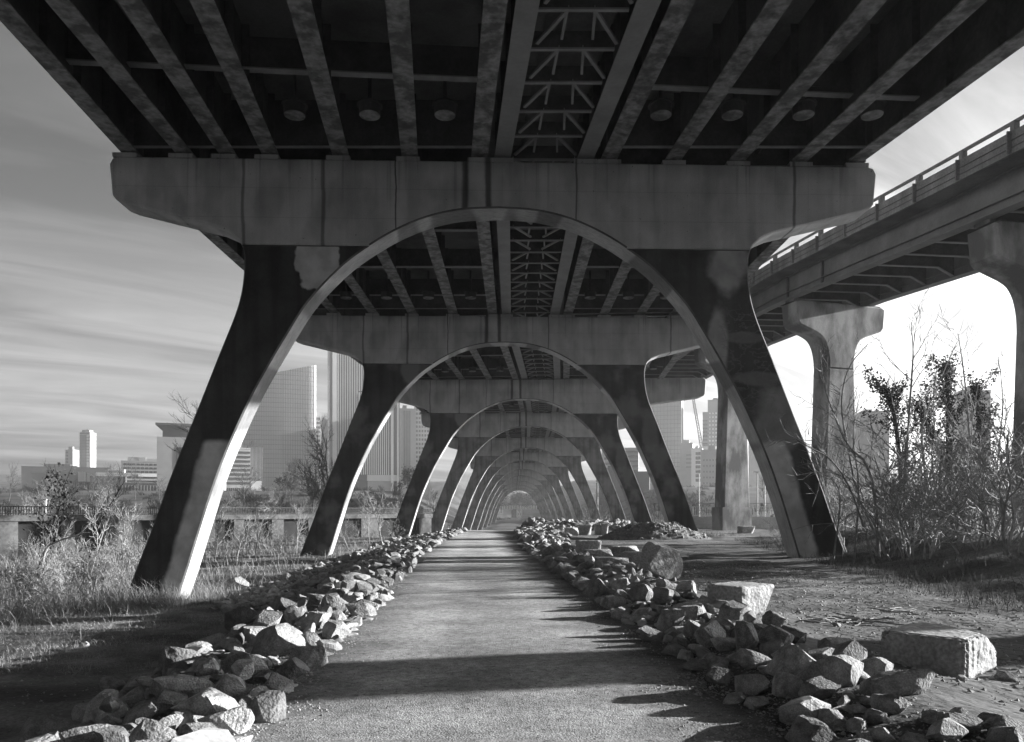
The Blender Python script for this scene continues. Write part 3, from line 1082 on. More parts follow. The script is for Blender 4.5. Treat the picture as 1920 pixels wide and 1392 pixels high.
# hand-placed large rocks: base pixel (x, y), width px, height px, variant, yaw, tilt, label
BIG = [
    (515, 1232, 125, 85, 0, 20, 10, 'largest pale rock of the left bank beside the path, wedge-shaped and sunlit'),
    (392, 1228, 80, 50, 3, -30, -18, 'speckled granite rock leaning on top of the left bank near the bottom left'),
    (330, 1262, 95, 60, 4, 10, 5, 'dark rounded rock on the outer edge of the left bank'),
    (452, 1188, 80, 55, 1, 35, -10, 'tilted rock with a sunlit top in the left bank, beyond the speckled granite one'),
    (425, 1312, 95, 62, 2, -15, 12, 'rock at the bottom edge of the left bank with one bright sunlit corner'),
    (330, 1312, 150, 60, 3, 5, 4, 'long dark slab lying at the bottom left of the left bank'),
    (207, 1300, 62, 42, 6, 60, 0, 'small dark pointed rock lying apart at the far bottom left'),
    (455, 1275, 110, 62, 5, -20, 8, 'dark shaded rock below the largest pale rock of the left bank'),
    (545, 1275, 70, 55, 0, 70, 4, 'shaded rock at the path side of the left bank near the bottom'),
    (622, 1155, 62, 48, 4, 15, 8, 'squarish sunlit rock at the path edge halfway up the left bank'),
    (548, 1168, 66, 42, 1, -25, 14, 'flat-topped rock in the middle of the left bank above the largest pale rock'),
    (588, 1180, 60, 40, 7, 40, -8, 'broad rock by the path between the squarish and the largest pale rock'),
    (575, 1215, 60, 40, 2, 5, 3, 'small pale rock at the foot of the largest pale rock, path side'),
    (440, 1105, 58, 32, 0, 25, 10, 'lone bright-topped rock near the foot of the foreground left leg'),
    (655, 1105, 58, 40, 3, 15, 10, 'sunlit slanting rock at the left path edge, level with the foreground leg foot'),
    (1490, 1270, 105, 85, 0, 30, 6, 'big rock with a bright right face in the right bank near the bottom'),
    (1478, 1308, 80, 62, 2, -20, 10, 'rounded block at the bottom edge, lowest of the right bank next to the gravel'),
    (1572, 1290, 150, 75, 5, -22, -14, 'long curved slab sloping down through the right bank at the bottom'),
    (1690, 1308, 175, 62, 3, -18, -12, 'longest slab of the right bank, jagged sunlit edge, below the big granite block'),
    (1400, 1222, 62, 82, 6, 20, 8, 'upright rock slab standing in the right bank with a pale flat face'),
    (1412, 1255, 85, 42, 4, -35, 8, 'low wedge rock at the gravel edge below the upright slab'),
    (1335, 1212, 85, 55, 7, 10, 4, 'dark broad rock of the right bank left of the upright slab'),
    (1260, 1182, 62, 58, 2, 35, 5, 'blocky pale rock at the path side of the right bank, beyond the dark broad one'),
    (1300, 1195, 55, 40, 0, 5, 5, 'pointed shaded rock between the blocky pale and dark broad rocks of the right bank'),
    (1375, 1165, 62, 45, 4, 55, 6, 'rounded rock with bright right edge on top of the right bank'),
    (1450, 1180, 62, 45, 1, -30, 6, 'sunlit rock at the outer side of the right bank below the split granite block'),
    (1455, 1212, 95, 50, 0, 15, 8, 'shaded rock with lit crest right of the upright slab'),
    (1600, 1250, 90, 55, 7, -10, -6, 'dark ridge-backed rock at the outer edge of the right bank'),
    (1570, 1222, 85, 38, 3, 15, 4, 'pale-topped flat rock at the outer edge of the right bank'),
    (1645, 1272, 95, 48, 5, -25, -8, 'shaded slab between the dark ridge-backed rock and the longest slab'),
    (1540, 1312, 85, 45, 4, 40, 5, 'small half-cut rock at the bottom edge of the right bank'),
    (1205, 1130, 60, 45, 5, -30, 5, 'long dark rock crossing the right bank halfway up'),
    (1120, 1120, 55, 50, 0, 50, 8, 'pyramid-shaped rock with a sunlit face at the left side of the right bank'),
    (1150, 1142, 60, 36, 3, 10, 6, 'flat rock at the path edge just below the pyramid-shaped rock'),
]
BIGS = []
for (px, py, wp, hp, var, yw, tl, lab) in BIG:
    p = at(px, py)
    BIGS.append((p.x, p.y, wp * .72 * p.y / F / 2))
for (px, py, wp, hp, var, yw, tl, lab), (bx, by, br) in zip(BIG, BIGS):
    o = bpy.data.objects.new('riprap_rock', ROCKME[var + (8 if yw > 18 else 0)])
    e = EXT[var]
    w_ = wp * .80 * by / F; h_ = hp * .85 * by / F
    sx = w_ / 2 / (e[0] * 0.62); sz = h_ / (e[2] * 1.12)
    o.scale = (sx, sx * 0.95, sz)
    o.location = (bx, by + w_ * 0.2, H(bx, by + w_ * .2) + h_ * 0.38)
    o.rotation_euler = (R(rng.uniform(-8, 8)), R(tl), R(yw * 0.4))
    COL.objects.link(o)
    tag(o, lab, 'rock', 'large rocks of the banks along the path')

fill(4.5, 15, lambda y: -4.3, lambda y: -1.75, 0.08, 0.27, 13.0)
fill(15, 24, lambda y: -4.4, lambda y: -1.9, 0.09, 0.30, 8.5)
fill(23, 42, lambda y: -8.4, lambda y: -2.05, 0.10, 0.30, 7.0)
fill(42, 66, lambda y: -8.0, lambda y: -2.0, 0.13, 0.36, 4.2)
fill(4.5, 15, lambda y: 2.0, lambda y: 3.25 + .012 * y, 0.07, 0.24, 14.0, .0)
fill(15, 34, lambda y: 1.95, lambda y: 3.35 + .012 * y, 0.08, 0.26, 11.0, .02)
fill(34, 62, lambda y: 2.2, lambda y: 4.0 + (y - 34) * .10, 0.12, 0.36, 5.0, .05)
fill(55, 61, lambda y: 4, lambda y: 12.0, 0.16, 0.40, 5.0)
# second storey on the heaps
fill(9, 34, lambda y: 2.6, lambda y: 3.4, 0.10, 0.22, 2.2, .14)
fill(6, 24, lambda y: -3.6, lambda y: -2.2, 0.10, 0.22, 2.2, .15)
fill(23, 45, lambda y: -6.6, lambda y: -2.4, 0.10, 0.22, 1.4, .14)
# strays
fill(5, 24, lambda y: 4.2, lambda y: 5.4, 0.04, 0.10, 2.0)
fill(5, 24, lambda y: -6.0, lambda y: -4.2, 0.04, 0.12, 1.0)


def in_view(x, y):
    px = 960 + F * x / y
    return -40 < px < 1960 and y > 4.6


rocks.sort(key=lambda q: -(q[2] / q[1]) if in_view(q[0], q[1]) else 1.0)
NIND = 262
stuff = MB()
for k, (x, y, r, var, lift) in enumerate(rocks):
    rr = random.Random(k * 7 + 3)
    z = H(x, y) + r * 0.22 + lift
    rot = Matrix.Rotation(rr.uniform(0, 6.28), 4, 'Z') @ Matrix.Rotation(rr.uniform(-.45, .45), 4, 'X') @ Matrix.Rotation(rr.uniform(-.45, .45), 4, 'Y')
    if k < NIND and in_view(x, y):
        o = bpy.data.objects.new('riprap_rock', ROCKME[var])
        o.matrix_world = Matrix.Translation((x, y, z)) @ rot @ Matrix.Diagonal((r * 1.55, r * 1.55, r * 1.55, 1))
        COL.objects.link(o)
        side = 'left' if x < path_c(y) else 'right'
        u = abs(x - path_c(y))
        if y < 8.5: zone = 'bottom of the picture'
        elif y < 12: zone = 'near stretch'
        elif y < 18: zone = 'middle stretch'
        elif y < 25.5: zone = 'before foreground pier'
        else: zone = 'beyond foreground pier'
        mid_ = 2.9 if side == 'left' else 3.0
        edge = 'path-side' if u < mid_ else 'outer'
        sz = 'small' if r < 0.17 else ('medium' if r < 0.25 else 'large')
        tag(o, '%s %s rock, %s edge of %s bank, %s' % (sz, KIND[var % 8], edge, side, zone), 'rock',
            '%s rocks on the %s bank %s' % (sz, side, zone))
    else:
        vs, fs = LOW[var % 12]
        mt = Matrix.Translation((x, y, z)) @ rot @ Matrix.Scale(r * 1.55, 4)
        stuff.add([tuple(mt @ Vector(v)) for v in vs], fs)
M['rock_far'] = simple('grey_riprap_stone', 0.12, 0.36, scale=1.4, rough=0.9, bump=0.4, bscale=6, fine=0.2, fscale=14, coord='World')
tag(stuff.build('riprap', M['rock_far']), kind='stuff')

# quarried blocks and boulders on the right
def block(label, px, py, wm, dm, hm, yaw, seed, name='granite_block', cat='stone block', tilt=0):
    p = at(px, py)
    r = random.Random(seed)
    bm = bmesh.new()
    bmesh.ops.create_cube(bm, size=1.0)
    bmesh.ops.subdivide_edges(bm, edges=bm.edges, cuts=27 if seed == 4 else 11, use_grid_fill=True)
    for v in bm.verts:
        c = v.co
        m_ = max(abs(c.x), abs(c.y), abs(c.z))
        # round the arrises unevenly
        k = sum(1 for q in c if abs(q) > 0.44)
        f = 1 - 0.035 * (k - 1) * (0.6 + r.random()) if k > 1 else 1
        nn = vnoise(c.x * 6 + seed, c.y * 6 + c.z * 5) * 0.05 + vnoise(c.x * 15 + seed, c.z * 15 + c.y * 11) * 0.03
        v.co = Vector((c.x * f * (1 + nn), c.y * f * (1 + nn), c.z * f * (1 + nn * 0.8)))
        # one broken corner
        pl = Vector((0.7, -0.45, -0.25 if seed % 2 else 0.55)).normalized()
        e = v.co.dot(pl) - 0.52
        if e > 0: v.co -= pl * e * 0.85
        if seed == 4 and c.z > -.2:                 # half-round drill grooves down the split faces
            g_ = .03 * max(0, math.sin(c.x * 34)) ** 3 if abs(c.y) > .44 else .03 * max(0, math.sin(c.y * 34)) ** 3
            v.co.x *= 1 - g_; v.co.y *= 1 - g_
        v.co = Vector((v.co.x * wm, v.co.y * dm, v.co.z * hm))
    me = bpy.data.meshes.new(name); bm.to_mesh(me); bm.free()
    me.materials.append(M['granite'])
    o = bpy.data.objects.new(name, me)
    q = Vector((p.x, p.y + dm * 0.45, 0))
    o.location = (q.x, q.y, H(q.x, q.y) + hm * 0.42)
    o.rotation_euler = (R(tilt), R(tilt * .5), R(yaw))
    COL.objects.link(o)
    tag(o, label, cat, 'quarried stones lying on the ground right of the path')
    return o


block('big rough granite block with drill grooves at the right edge of the ground', 1800, 1268, 1.0, 0.8, 0.40, 42, 4)
block('squared granite block lying alone between the right bank and the bushes', 1400, 1150, 0.8, 0.66, 0.43, 36, 7)
block('squarish upright stone left of the big boulder', 1190, 1068, 0.58, 0.5, 0.5, -12, 5)
block('low slab lying behind the upright stone', 1148, 1064, 0.95, 0.6, 0.27, -8, 8)
block('flat block with a bright right end on top of the low slab stones', 1172, 1046, 1.0, 0.6, 0.42, 10, 6)
block('dark low block half hidden behind the right bank', 1122, 1050, 0.9, 0.6, 0.34, 4, 12)
block('tall squared stone set in the crest of the right bank', 1105, 1046, 0.75, 0.6, 0.6, 5, 9)
block('pale squared stone set in the far transverse bank', 1098, 1003, 0.8, 0.6, 0.75, 3, 13)
block('narrow standing stone of the far transverse bank', 1122, 1003, 0.45, 0.5, 0.8, 3, 14)
block('dark narrow standing stone at the right end of the far transverse bank', 1134, 1003, 0.45, 0.5, 0.85, 6, 15)
block('low pale stone at the left part of the far transverse bank', 1072, 1004, 0.9, 0.6, 0.55, 3, 16)
block('two-step concrete curb piece lying at the foot of the stained ramp pier', 1402, 1000, 1.1, 0.8, 0.55, 10, 17)
# boulder
vs, fs = rock_geo(77, 4, 12, 0.02, (0.60, 0.42, 0.68), 0.62, 0.86)
p = at(1241, 1086)
o = mesh_obj('boulder', vs, fs, M['granite'])
o.location = (p.x, p.y + .2, p.z + 0.33); o.rotation_euler = (0, R(8), R(25))
tag(o, 'large upright grey boulder on the bare ground right of the bank', 'boulder')

# rubble mound at the foot of the second pier
def mound():
    c = at(1235, 1012)
    vs, fs = [], []
    n = 44
    for j in range(n + 1):
        for i in range(n + 1):
            a, b = (i / n * 2 - 1), (j / n * 2 - 1)
            x, y = a * 3.6, b * 2.2
            h = 1.0 * max(0, 1 - (a * a * 1.0 + b * b)) ** 1.3
            h *= 1 + 0.5 * vnoise(a * 5, b * 4)
            h += (0.12 * vnoise(a * 14, b * 10) + 0.10 * vnoise(a * 34, b * 24)) * min(1, h * 3)
            vs.append((x, y, H(c.x + x, c.y + 1.5 + y) - H(c.x, c.y + 1.5) + h - .03))
    for j in range(n):
        for i in range(n):
            q = j * (n + 1) + i
            fs.append((q, q + 1, q + n + 2, q + n + 1))
    m = simple('dry_rubble_soil', 0.09, 0.2, scale=2.5, rough=0.95, bump=0.7, bscale=9, fine=0.3, fscale=16)
    o = mesh_obj('rubble_mound', vs, fs, m)
    o.location = (c.x, c.y + 1.5, H(c.x, c.y + 1.5))
    mb = MB(); r = random.Random(3)
    for k in range(420):
        a, b = r.gauss(.1, .42), r.gauss(0, .4)
        if a * a + b * b > 1: continue
        i_, j_ = int((a + 1) / 2 * n), int((b + 1) / 2 * n)
        q = vs[j_ * (n + 1) + i_]
        lv, lf = LOW[k % 12]; sc = r.uniform(.04, .17)
        rm = Matrix.Rotation(r.uniform(0, 6), 4, 'Z') @ Matrix.Rotation(r.uniform(-.8, .8), 4, 'X')
        mb.add([tuple(rm @ (Vector(v_) * sc) + Vector(q)) for v_ in lv], lf)
    rb = mb.build('rubble', M['granite'], o); rb['kind'] = 'stuff'
    tag(o, 'heap of pale dry soil and rubble at the right foot of the second pier', 'mound')


mound()

# loose gravel
def gravel():
    mb = MB()
    r = random.Random(5)
    def peb(x, y, s):
        n = [(r.uniform(.7, 1.2) * s, 0, 0), (-r.uniform(.7, 1.2) * s, 0, 0), (0, r.uniform(.6, 1.1) * s, 0), (0, -r.uniform(.6, 1.1) * s, 0), (r.uniform(-.3, .3) * s, r.uniform(-.3, .3) * s, r.uniform(.5, .9) * s)]
        an = r.uniform(0, 6.28); ca, sa = math.cos(an), math.sin(an)
        z = H(x, y) + 0.015
        mb.add([(x + a * ca - b * sa, y + a * sa + b * ca, z + c) for a, b, c in n], [(0, 2, 4), (2, 1, 4), (1, 3, 4), (3, 0, 4)])
    for _ in range(30000):
        y = 4.6 + 13 * r.random() ** 1.6
        if r.random() < 0.62:
            u = 1.9 + r.gauss(0, 0.55)
        else:
            u = -1.9 + r.gauss(0, 0.4)
        if r.random() < .22: u = r.uniform(-1.8, 1.9)
        peb(path_c(y) + u, y, (0.006 + 0.017 * r.random() ** 3) * (.6 if abs(u) < 1.3 else 1))
    for _ in range(6000):
        y = r.uniform(5, 24); x = path_c(y) + r.uniform(3.9, 9)
        peb(x, y, 0.010 + 0.03 * r.random() ** 3)
    for _ in range(3000):
        y = r.uniform(6, 24); x = path_c(y) - r.uniform(3.9, 12)
        peb(x, y, 0.010 + 0.03 * r.random() ** 3)
    m = simple('loose_gravel', 0.13, 0.36, scale=9, rough=0.95, coord='World')
    tag(mb.build('gravel', m), kind='stuff')


gravel()

# ------------------------------------------------------------------ flood wall, railings on the left
M['wall_pale'] = simple('weathered_wall_concrete', 0.04, 0.11, scale=0.5, rough=0.95, fine=0.2, fscale=4, coord='World')
M['wall_dark'] = simple('recess_shade', 0.015, 0.03, scale=0.7, rough=0.95, coord='World')  # near-black colour puts the shade of recesses into the surface
M['iron'] = simple('dark_iron_rail', 0.03, 0.06, scale=2, rough=0.7)
M['pale_wall'] = simple('pale_retaining_concrete', 0.42, 0.6, scale=0.6, rough=0.9, fine=0.12, fscale=6, coord='World')


def flood_wall():
    A = Vector((-46, 44, 0)); B = Vector((-9.5, 88, 0))
    d = (B - A); L = d.length
    root = empty('flood_wall', A, math.atan2(d.y, d.x))
    tag(root, 'long low concrete flood wall with dark recesses and iron railing, left across the field', 'wall')
    top = 1.35
    MB().box(0, L, 0.5, 0.9, -6, top - .45).build('wall', M['wall_dark'], root)
    MB().box(-.1, L + .1, -0.12, 1.1, top - .45, top).build('coping', M['wall_pale'], root)
    x = 0.0
    r = random.Random(4)
    while x < L:
        wd = r.choice((1.0, 1.3, 2.4))
        MB().box(x, min(L, x + wd), 0.0, 0.495, -6, top - .452).build('pilaster', M['wall_pale'], root)
        x += wd + r.uniform(1.5, 3.2)
    MB().box(0, L, 0.02, .08, top + .62, top + .68).build('handrail', M['iron'], root)
    MB().box(0, L, 0.02, .08, top + .1, top + .14).build('bottom_rail', M['iron'], root)
    mb = MB(); x = 0.15
    while x < L:
        mb.box(x - .022, x + .022, .03, .07, top, top + .64); x += .17
    o = mb.build('baluster', M['iron'], root); o['kind'] = 'stuff'


flood_wall()


def retaining():
    # pale retaining wall and railing right, beyond the ramp pier
    z0 = H(22, 70)
    o = MB().box(14.5, 60, 70.0, 70.5, -2.0, 1.15).build('retaining_wall', M['pale_wall'])
    tag(o, 'low pale concrete retaining wall below the white railing on the right', 'wall')
    for (y, zb, h, x0, x1, lab) in ((70.25, 1.15, 0.95, 14.6, 42, 'white metal railing on top of the pale retaining wall'),
                                    (84.0, 1.6, 1.0, 16, 52, 'dark picket railing standing behind the white railing')):
        root = empty('railing', (x0, y, zb))
        tag(root, lab, 'railing')
        m = M['white_rail'] if y < 80 else M['rail']
        MB().box(0, x1 - x0, -.03, .03, h - .06, h).build('handrail', m, root)
        MB().box(0, x1 - x0, -.025, .025, .1, .15).build('bottom_rail', m, root)
        mb = MB(); x = .1
        while x < x1 - x0:
            mb.box(x - .013, x + .013, -.012, .012, .15, h - .06); x += .16
        b = mb.build('baluster', m, root); b['kind'] = 'stuff'
        x = 0
        while x < x1 - x0:
            MB().box(x, x + .06, -.032, .032, -.02 if y < 80 else -2.5, h + .02).build('post', m, root); x += 2.4


retaining()

# ------------------------------------------------------------------ city across the river
M['b_pale'] = simple('pale_facade_stone', 0.36, 0.44, scale=0.03, rough=0.85, fine=0.05, fscale=0.3, coord='World')
M['b_mid'] = simple('grey_facade_stone', 0.22, 0.30, scale=0.03, rough=0.85, fine=0.05, fscale=0.3, coord='World')
M['b_dark'] = simple('dark_facade', 0.05, 0.08, scale=0.05, rough=0.8, coord='World')
M['b_white'] = simple('white_facade', 0.62, 0.75, scale=0.03, rough=0.8, coord='World')
M['b_glass'] = simple('window_glass', 0.03, 0.06, scale=0.06, rough=0.25, spec=0.6, coord='World')
M['b_skin'] = simple('sky_reflection_curtain_wall', 0.60, 0.74, scale=0.02, rough=0.35, spec=0.6, coord='World')  # pale base colour stands in for sky reflected in the glass


class Bld:
    """box building whose front face covers photo rectangle x0..x1, ytop..ybase at distance d."""
    def __init__(self, label, x0, x1, yt, yb, d, dep, mat, cat='building', name='city_building', group=None, roof=True, turn=1.0):
        self.s = d / F
        self.x0, self.yb, self.d, self.dep = x0, yb, d, dep
        self.W = (x1 - x0) * self.s
        self.Hh = (yb - yt) * self.s
        c = P3(x0, yb, d)
        self.root = empty(name, c, max(-.3, min(.37, -turn * 1.35 * math.atan2((x0 + x1) / 2 - 960, F))))
        tag(self.root, label, cat, group)
        MB().box(0, self.W, 0, dep, -22, self.Hh).build('wall', mat, self.root)
        if roof:
            MB().box(-.15, self.W + .15, -.15, dep + .15, self.Hh + .02, self.Hh + .9).build('roof', mat, self.root)

        if roof and x1 - x0 > 14:
            rr_ = random.Random(int(x0))
            for q in range(2):
                a = rr_.uniform(.1, .6) * self.W; w_ = rr_.uniform(.12, .3) * self.W
                MB().box(a, a + w_, 2, min(dep - 1, 9), self.Hh + .9, self.Hh + rr_.uniform(1.8, 4.2)).build('roof_plant', mat, self.root)

    def X(self, px): return (px - self.x0) * self.s
    def Z(self, py): return (self.yb - py) * self.s

    def part(self, name, px0, px1, py0, py1, mat, proud=.25, back=0.0):
        MB().box(self.X(px0), self.X(px1), -proud, back, self.Z(py1), self.Z(py0)).build(name, mat, self.root)

    def bands(self, name, n, py0, py1, frac, mat, px0=None, px1=None, proud=.2):
        for k in range(n):
            a = py0 + (py1 - py0) * k / n
            b = a + (py1 - py0) / n * frac
            self.part(name, px0 if px0 is not None else self.x0 + .4, px1 if px1 is not None else self.x0 + self.W / self.s - .4, a, b, mat, proud)

    def fins(self, name, n, px0, px1, py0, py1, frac, mat, proud=.5):
        for k in range(n):
            a = px0 + (px1 - px0) * k / n
            self.part(name, a, a + (px1 - px0) / n * frac, py0, py1, mat, proud)

    def windows(self, nx, ny, px0, px1, py0, py1, fx, fy, mat, proud=.15):
        for j in range(ny):
            for i in range(nx):
                a = px0 + (px1 - px0) * (i + (1 - fx) / 2) / nx
                b = py0 + (py1 - py0) * (j + (1 - fy) / 2) / ny
                self.part('window', a, a + (px1 - px0) / nx * fx, b, b + (py1 - py0) / ny * fy, mat, proud)

    def side_windows(self, ny, nz, py0, py1, mat):
        for j in range(nz):
            for i in range(ny):
                z1 = self.Z(py0 + (py1 - py0) * (j + .25) / nz); z0 = self.Z(py0 + (py1 - py0) * (j + .75) / nz)
                y0 = self.dep * (i + .3) / ny; y1 = self.dep * (i + .7) / ny
                MB().box(self.W - .1, self.W + .12, y0, y1, z0, z1).build('window', mat, self.root)


def city():
    g = 'buildings of the city skyline'
    # far left art-deco tower
    b = Bld('stepped art deco tower with a dark front and bright sunlit side, far left skyline', 149, 169, 812, 905, 900, 13, M['b_pale'], 'tower', turn=0.0)
    b.part('crown', 152, 166, 806, 812, M['b_mid'], -2, 10); b.part('mast', 158, 160, 804, 806.5, M['b_dark'], -5, 7)
    b.part('shoulder', 150, 168, 811, 815, M['b_dark'], .4, 0)
    b.part('front_shade_panel', 149.5, 162.5, 815.5, 905, M['b_dark'], .12, 0)  # dark skin paints the unlit shade of the front
    b.windows(6, 9, 150, 168, 818, 868, .4, .5, M['b_glass']); b.side_windows(3, 8, 816, 870, M['b_glass'])
    MB().box(b.X(134.5), b.X(151), -13, -1, -22, b.Z(845)).build('lower_wing', M['b_mid'], b.root)
    MB().box(b.X(143), b.X(151), -16, -13.1, -22, b.Z(840)).build('lower_wing', M['b_mid'], b.root)
    for j in range(4):
        for i in range(3):
            MB().box(b.X(135.6 + i * 2.5), b.X(137 + i * 2.5), -13.2, -12.8, b.Z(852 + j * 6), b.Z(848.5 + j * 6)).build('window', M['b_glass'], b.root)
    # low roofs, office, parking deck, colonnade
    Bld('long low flat-roofed hall at the far left under the art deco tower', 40, 188, 876, 912, 640, 30, M['b_dark'])
    b = Bld('low hall with a small white gable end below the art deco tower', 60, 150, 888, 915, 560, 25, M['b_mid'])
    b.part('gable_end', 136, 148, 884, 902, M['b_white'], 2)
    b = Bld('grey office block with three rows of windows left of the big box building', 227, 300, 866, 912, 520, 25, M['b_mid'])
    b.part('penthouse', 258, 300, 859, 866, M['b_mid'], -3, 18)
    b.windows(9, 3, 230, 296, 867, 888, .72, .5, M['b_glass'])
    b = Bld('low parking deck with two dark open levels left of the big box building', 180, 294, 889, 912, 455, 20, M['b_pale'])
    b.bands('open_level_shade', 2, 893, 907, .32, M['wall_dark'], proud=.3)  # dark strips paint the shade inside the open levels
    b.part('lit_end_bay', 251, 293, 888, 893, M['b_white'], .8);  # white stands in for the brighter light on the angled bay
    b = Bld('dark low colonnaded building along the far bank on the left', 148, 292, 907, 922, 400, 20, M['b_dark'])
    b.fins('column', 24, 160, 290, 909, 921, .3, M['b_mid'])
    # big box with overhanging roof
    b = Bld('big pale box building with recessed top storey and overhanging flat roof', 294, 412, 819, 914, 380, 30, M['b_mid'], roof=False, turn=.6)
    MB().box(b.X(303), b.X(412), 2, 28, b.Hh, b.Z(797.5)).build('top_storey', M['b_dark'], b.root)
    MB().box(b.X(292), b.X(414), -1, 31, b.Z(797), b.Z(793)).build('roof', M['b_dark'], b.root)
    b.part('window', 327, 346, 838, 914, M['b_glass'], .2)
    for py in (829, 838.5, 850, 861, 876, 889, 902): b.part('panel_joint', 294.3, 326.5, py, py + .5, M['b_mid'], .06)
    for px in (299, 345, 390): b.part('column', px, px + 1.6, 914, 930, M['b_mid'], -1, 2)
    # behind the foreground leg
    b = Bld('low building with bright and dark level bands right of the foreground left leg', 424, 467, 842, 925, 430, 20, M['b_pale'])
    b.bands('open_level_shade', 8, 846, 912, .5, M['b_dark'], proud=.3)  # solid dark bands painted as the shade between levels
    b.windows(12, 1, 425, 466, 914, 925, .5, .8, M['b_dark'])
    b = Bld('dark ribbed block standing before the curved glass tower', 465, 492, 838, 915, 450, 20, M['b_dark'])
    b.fins('fin', 11, 465.3, 491.7, 838.5, 905, .35, M['b_mid'])
    MB().box(b.X(464), b.X(488), -8, -1, -22, b.Z(903)).build('annex', M['b_pale'], b.root)
    # curved glass tower with raked roof
    d = 600; s = d / F
    plan = [(440, 3), (470, 1), (500, 0), (532, 0), (560, 1.5), (578, 3), (591, 5)]
    root = empty('glass_tower', P3(532, 905, d), 0.26)
    tag(root, 'tall pale glass tower with a curved front and roof raked up to the right', 'tower')
    pl = [(p.x, p.y) for p in catmull(plan, 6)]
    def roofz(px): return (905 - (697 - (px - 527) * 0.27)) * s
    bot = [((px - 532) * s, dy) for px, dy in pl]
    vs, fs = [], []
    n = len(bot)
    for (x, y), (px, _) in zip(bot, pl): vs += [(x, y, -22), (x, y, roofz(px))]
    for (px) in (590, 440): vs += [((px - 532) * s - 12, 45, -22), ((px - 532) * s - 12, 45, roofz(px))]
    m_ = n + 2
    for i in range(m_):
        j = (i + 1) % m_
        fs.append((2 * i, 2 * j, 2 * j + 1, 2 * i + 1))
    fs.append(tuple(2 * i + 1 for i in range(m_)))
    mesh_obj('curtain_wall', vs, fs, M['b_skin'], root)
    def front(px):
        for i in range(n - 1):
            if pl[i][0] <= px <= pl[i + 1][0]:
                f = (px - pl[i][0]) / (pl[i + 1][0] - pl[i][0]); return pl[i][1] + (pl[i + 1][1] - pl[i][1]) * f
        return pl[-1][1]
    for k in range(42):
        px = 462 + k * (590 - 462) / 42
        if px > 530 or k % 1 == 0:
            x = (px - 532) * s; y = front(px)
            wd = .34 if px > 528 else .16
            MB().box(x - wd / 2, x + wd / 2, y - .35, y + .2, -5, roofz(px) - .1).build('mullion', M['b_mid'], root)
    for k in range(25):
        z = 4 + k * 3.75
        mb = MB()
        for i in range(n - 1):
            if min(roofz(pl[i][0]), roofz(pl[i + 1][0])) < z + .5: continue
            mb.bar((bot[i][0], bot[i][1] - .05, z), (bot[i + 1][0], bot[i + 1][1] - .05, z), .3, .22)
        if mb.v: mb.build('floor_line', M['b_mid'], root)
    MB().box((578 - 532) * s, (589 - 532) * s, 6.5, 8.6, -5, roofz(580) - 2).build('service_stripe', M['b_dark'], root)
    MB().box((537 - 532) * s, (554 - 532) * s, -.5, 0.6, -5, (905 - 868) * s).build('dark_block_reflection', M['b_dark'], root)  # dark patch paints a dark building's reflection in the glass
    # dark block between the towers
    b = Bld('dark stepped office block between the glass tower and the tall finned tower', 603, 622, 790, 905, 640, 25, M['b_dark'])
    b.part('roof_block', 600, 618, 772, 790, M['b_mid'], -6, 20)
    MB().box(b.X(588), b.X(602.5), -6, 10, -22, b.Z(775)).build('stepped_wing', M['b_mid'], b.root)
    b.bands('window_band', 14, 785, 900, .5, M['b_dark'], 589, 599, 6.3)
    # tall finned tower
    b = Bld('very tall tower with a bright white corner column and closely set vertical fins', 618, 694, 600, 905, 560, 32, M['b_glass'], 'tower')
    b.part('corner_column', 623, 631, 600, 905, M['b_white'], 1.6, 0)
    b.part('corner_column', 618.3, 622.6, 600, 905, M['b_mid'], .5, 0)
    b.fins('fin', 14, 632.5, 693.5, 600, 905, .5, M['b_pale'], .9)
    b = Bld('finned tower on a white base beam, seen between the second and third piers', 672, 749, 736, 921, 520, 28, M['b_glass'], 'tower')
    b.fins('fin', 15, 672.5, 731, 736, 890, .52, M['b_white'], .9)
    b.part('corner_column', 732, 737, 736, 921, M['b_white'], 1.6); b.part('corner_column', 743.5, 746.5, 736, 921, M['b_white'], 1.6)
    b.part('base_beam', 688, 746, 890.5, 902, M['b_white'], 1.0); b.part('pedestal', 689, 732, 902.2, 921, M['b_pale'], .5)
    b = Bld('striped tower with dark window grooves beside the white-based finned tower', 747.5, 779, 768, 905, 570, 25, M['b_pale'], 'tower')
    b.fins('window_groove', 4, 757, 771, 770, 895, .45, M['b_glass'], .2)
    b = Bld('tower with a pale square window grid, just left of the third pier', 778, 806, 762, 905, 610, 25, M['b_pale'], 'tower')
    b.windows(5, 16, 779, 805, 764, 893, .62, .55, M['b_glass'])
    # right side
    b = Bld('banded office block seen through the gap beside the fourth pier', 1128, 1166, 834, 905, 420, 30, M['b_pale'])
    b.bands('window_band', 6, 839, 897, .42, M['b_glass'], 1133, 1165)
    MB().box(b.X(1166.2), b.X(1196), 2, 28, -22, b.Z(840)).build('shaded_side', M['b_mid'], b.root)  # darker stone puts the shade of this side into its colour
    b.bands('window_band', 6, 846, 900, .4, M['b_glass'], 1168, 1195, -1.8)
    MB().tube((b.X(1150), 6, b.Hh), (b.X(1150), 6, b.Z(817)), .9, .9, 12).build('roof_tank', M['b_white'], b.root)
    b = Bld('long dark low shed beyond the right-hand piers', 1118, 1216, 889, 925, 330, 20, M['b_dark'])
    b = Bld('broad slab tower with a fine square grid, right of the second pier', 1214, 1276, 730, 922, 640, 40, M['b_mid'], 'tower')
    for k in range(9): b.part('mullion', 1219 + k * 6.3, 1219.5 + k * 6.3, 731, 920, M['b_dark'], .1)
    for k in range(22): b.part('floor_line', 1214.3, 1275.7, 740 + k * 8, 740.6 + k * 8, M['b_dark'], .14)
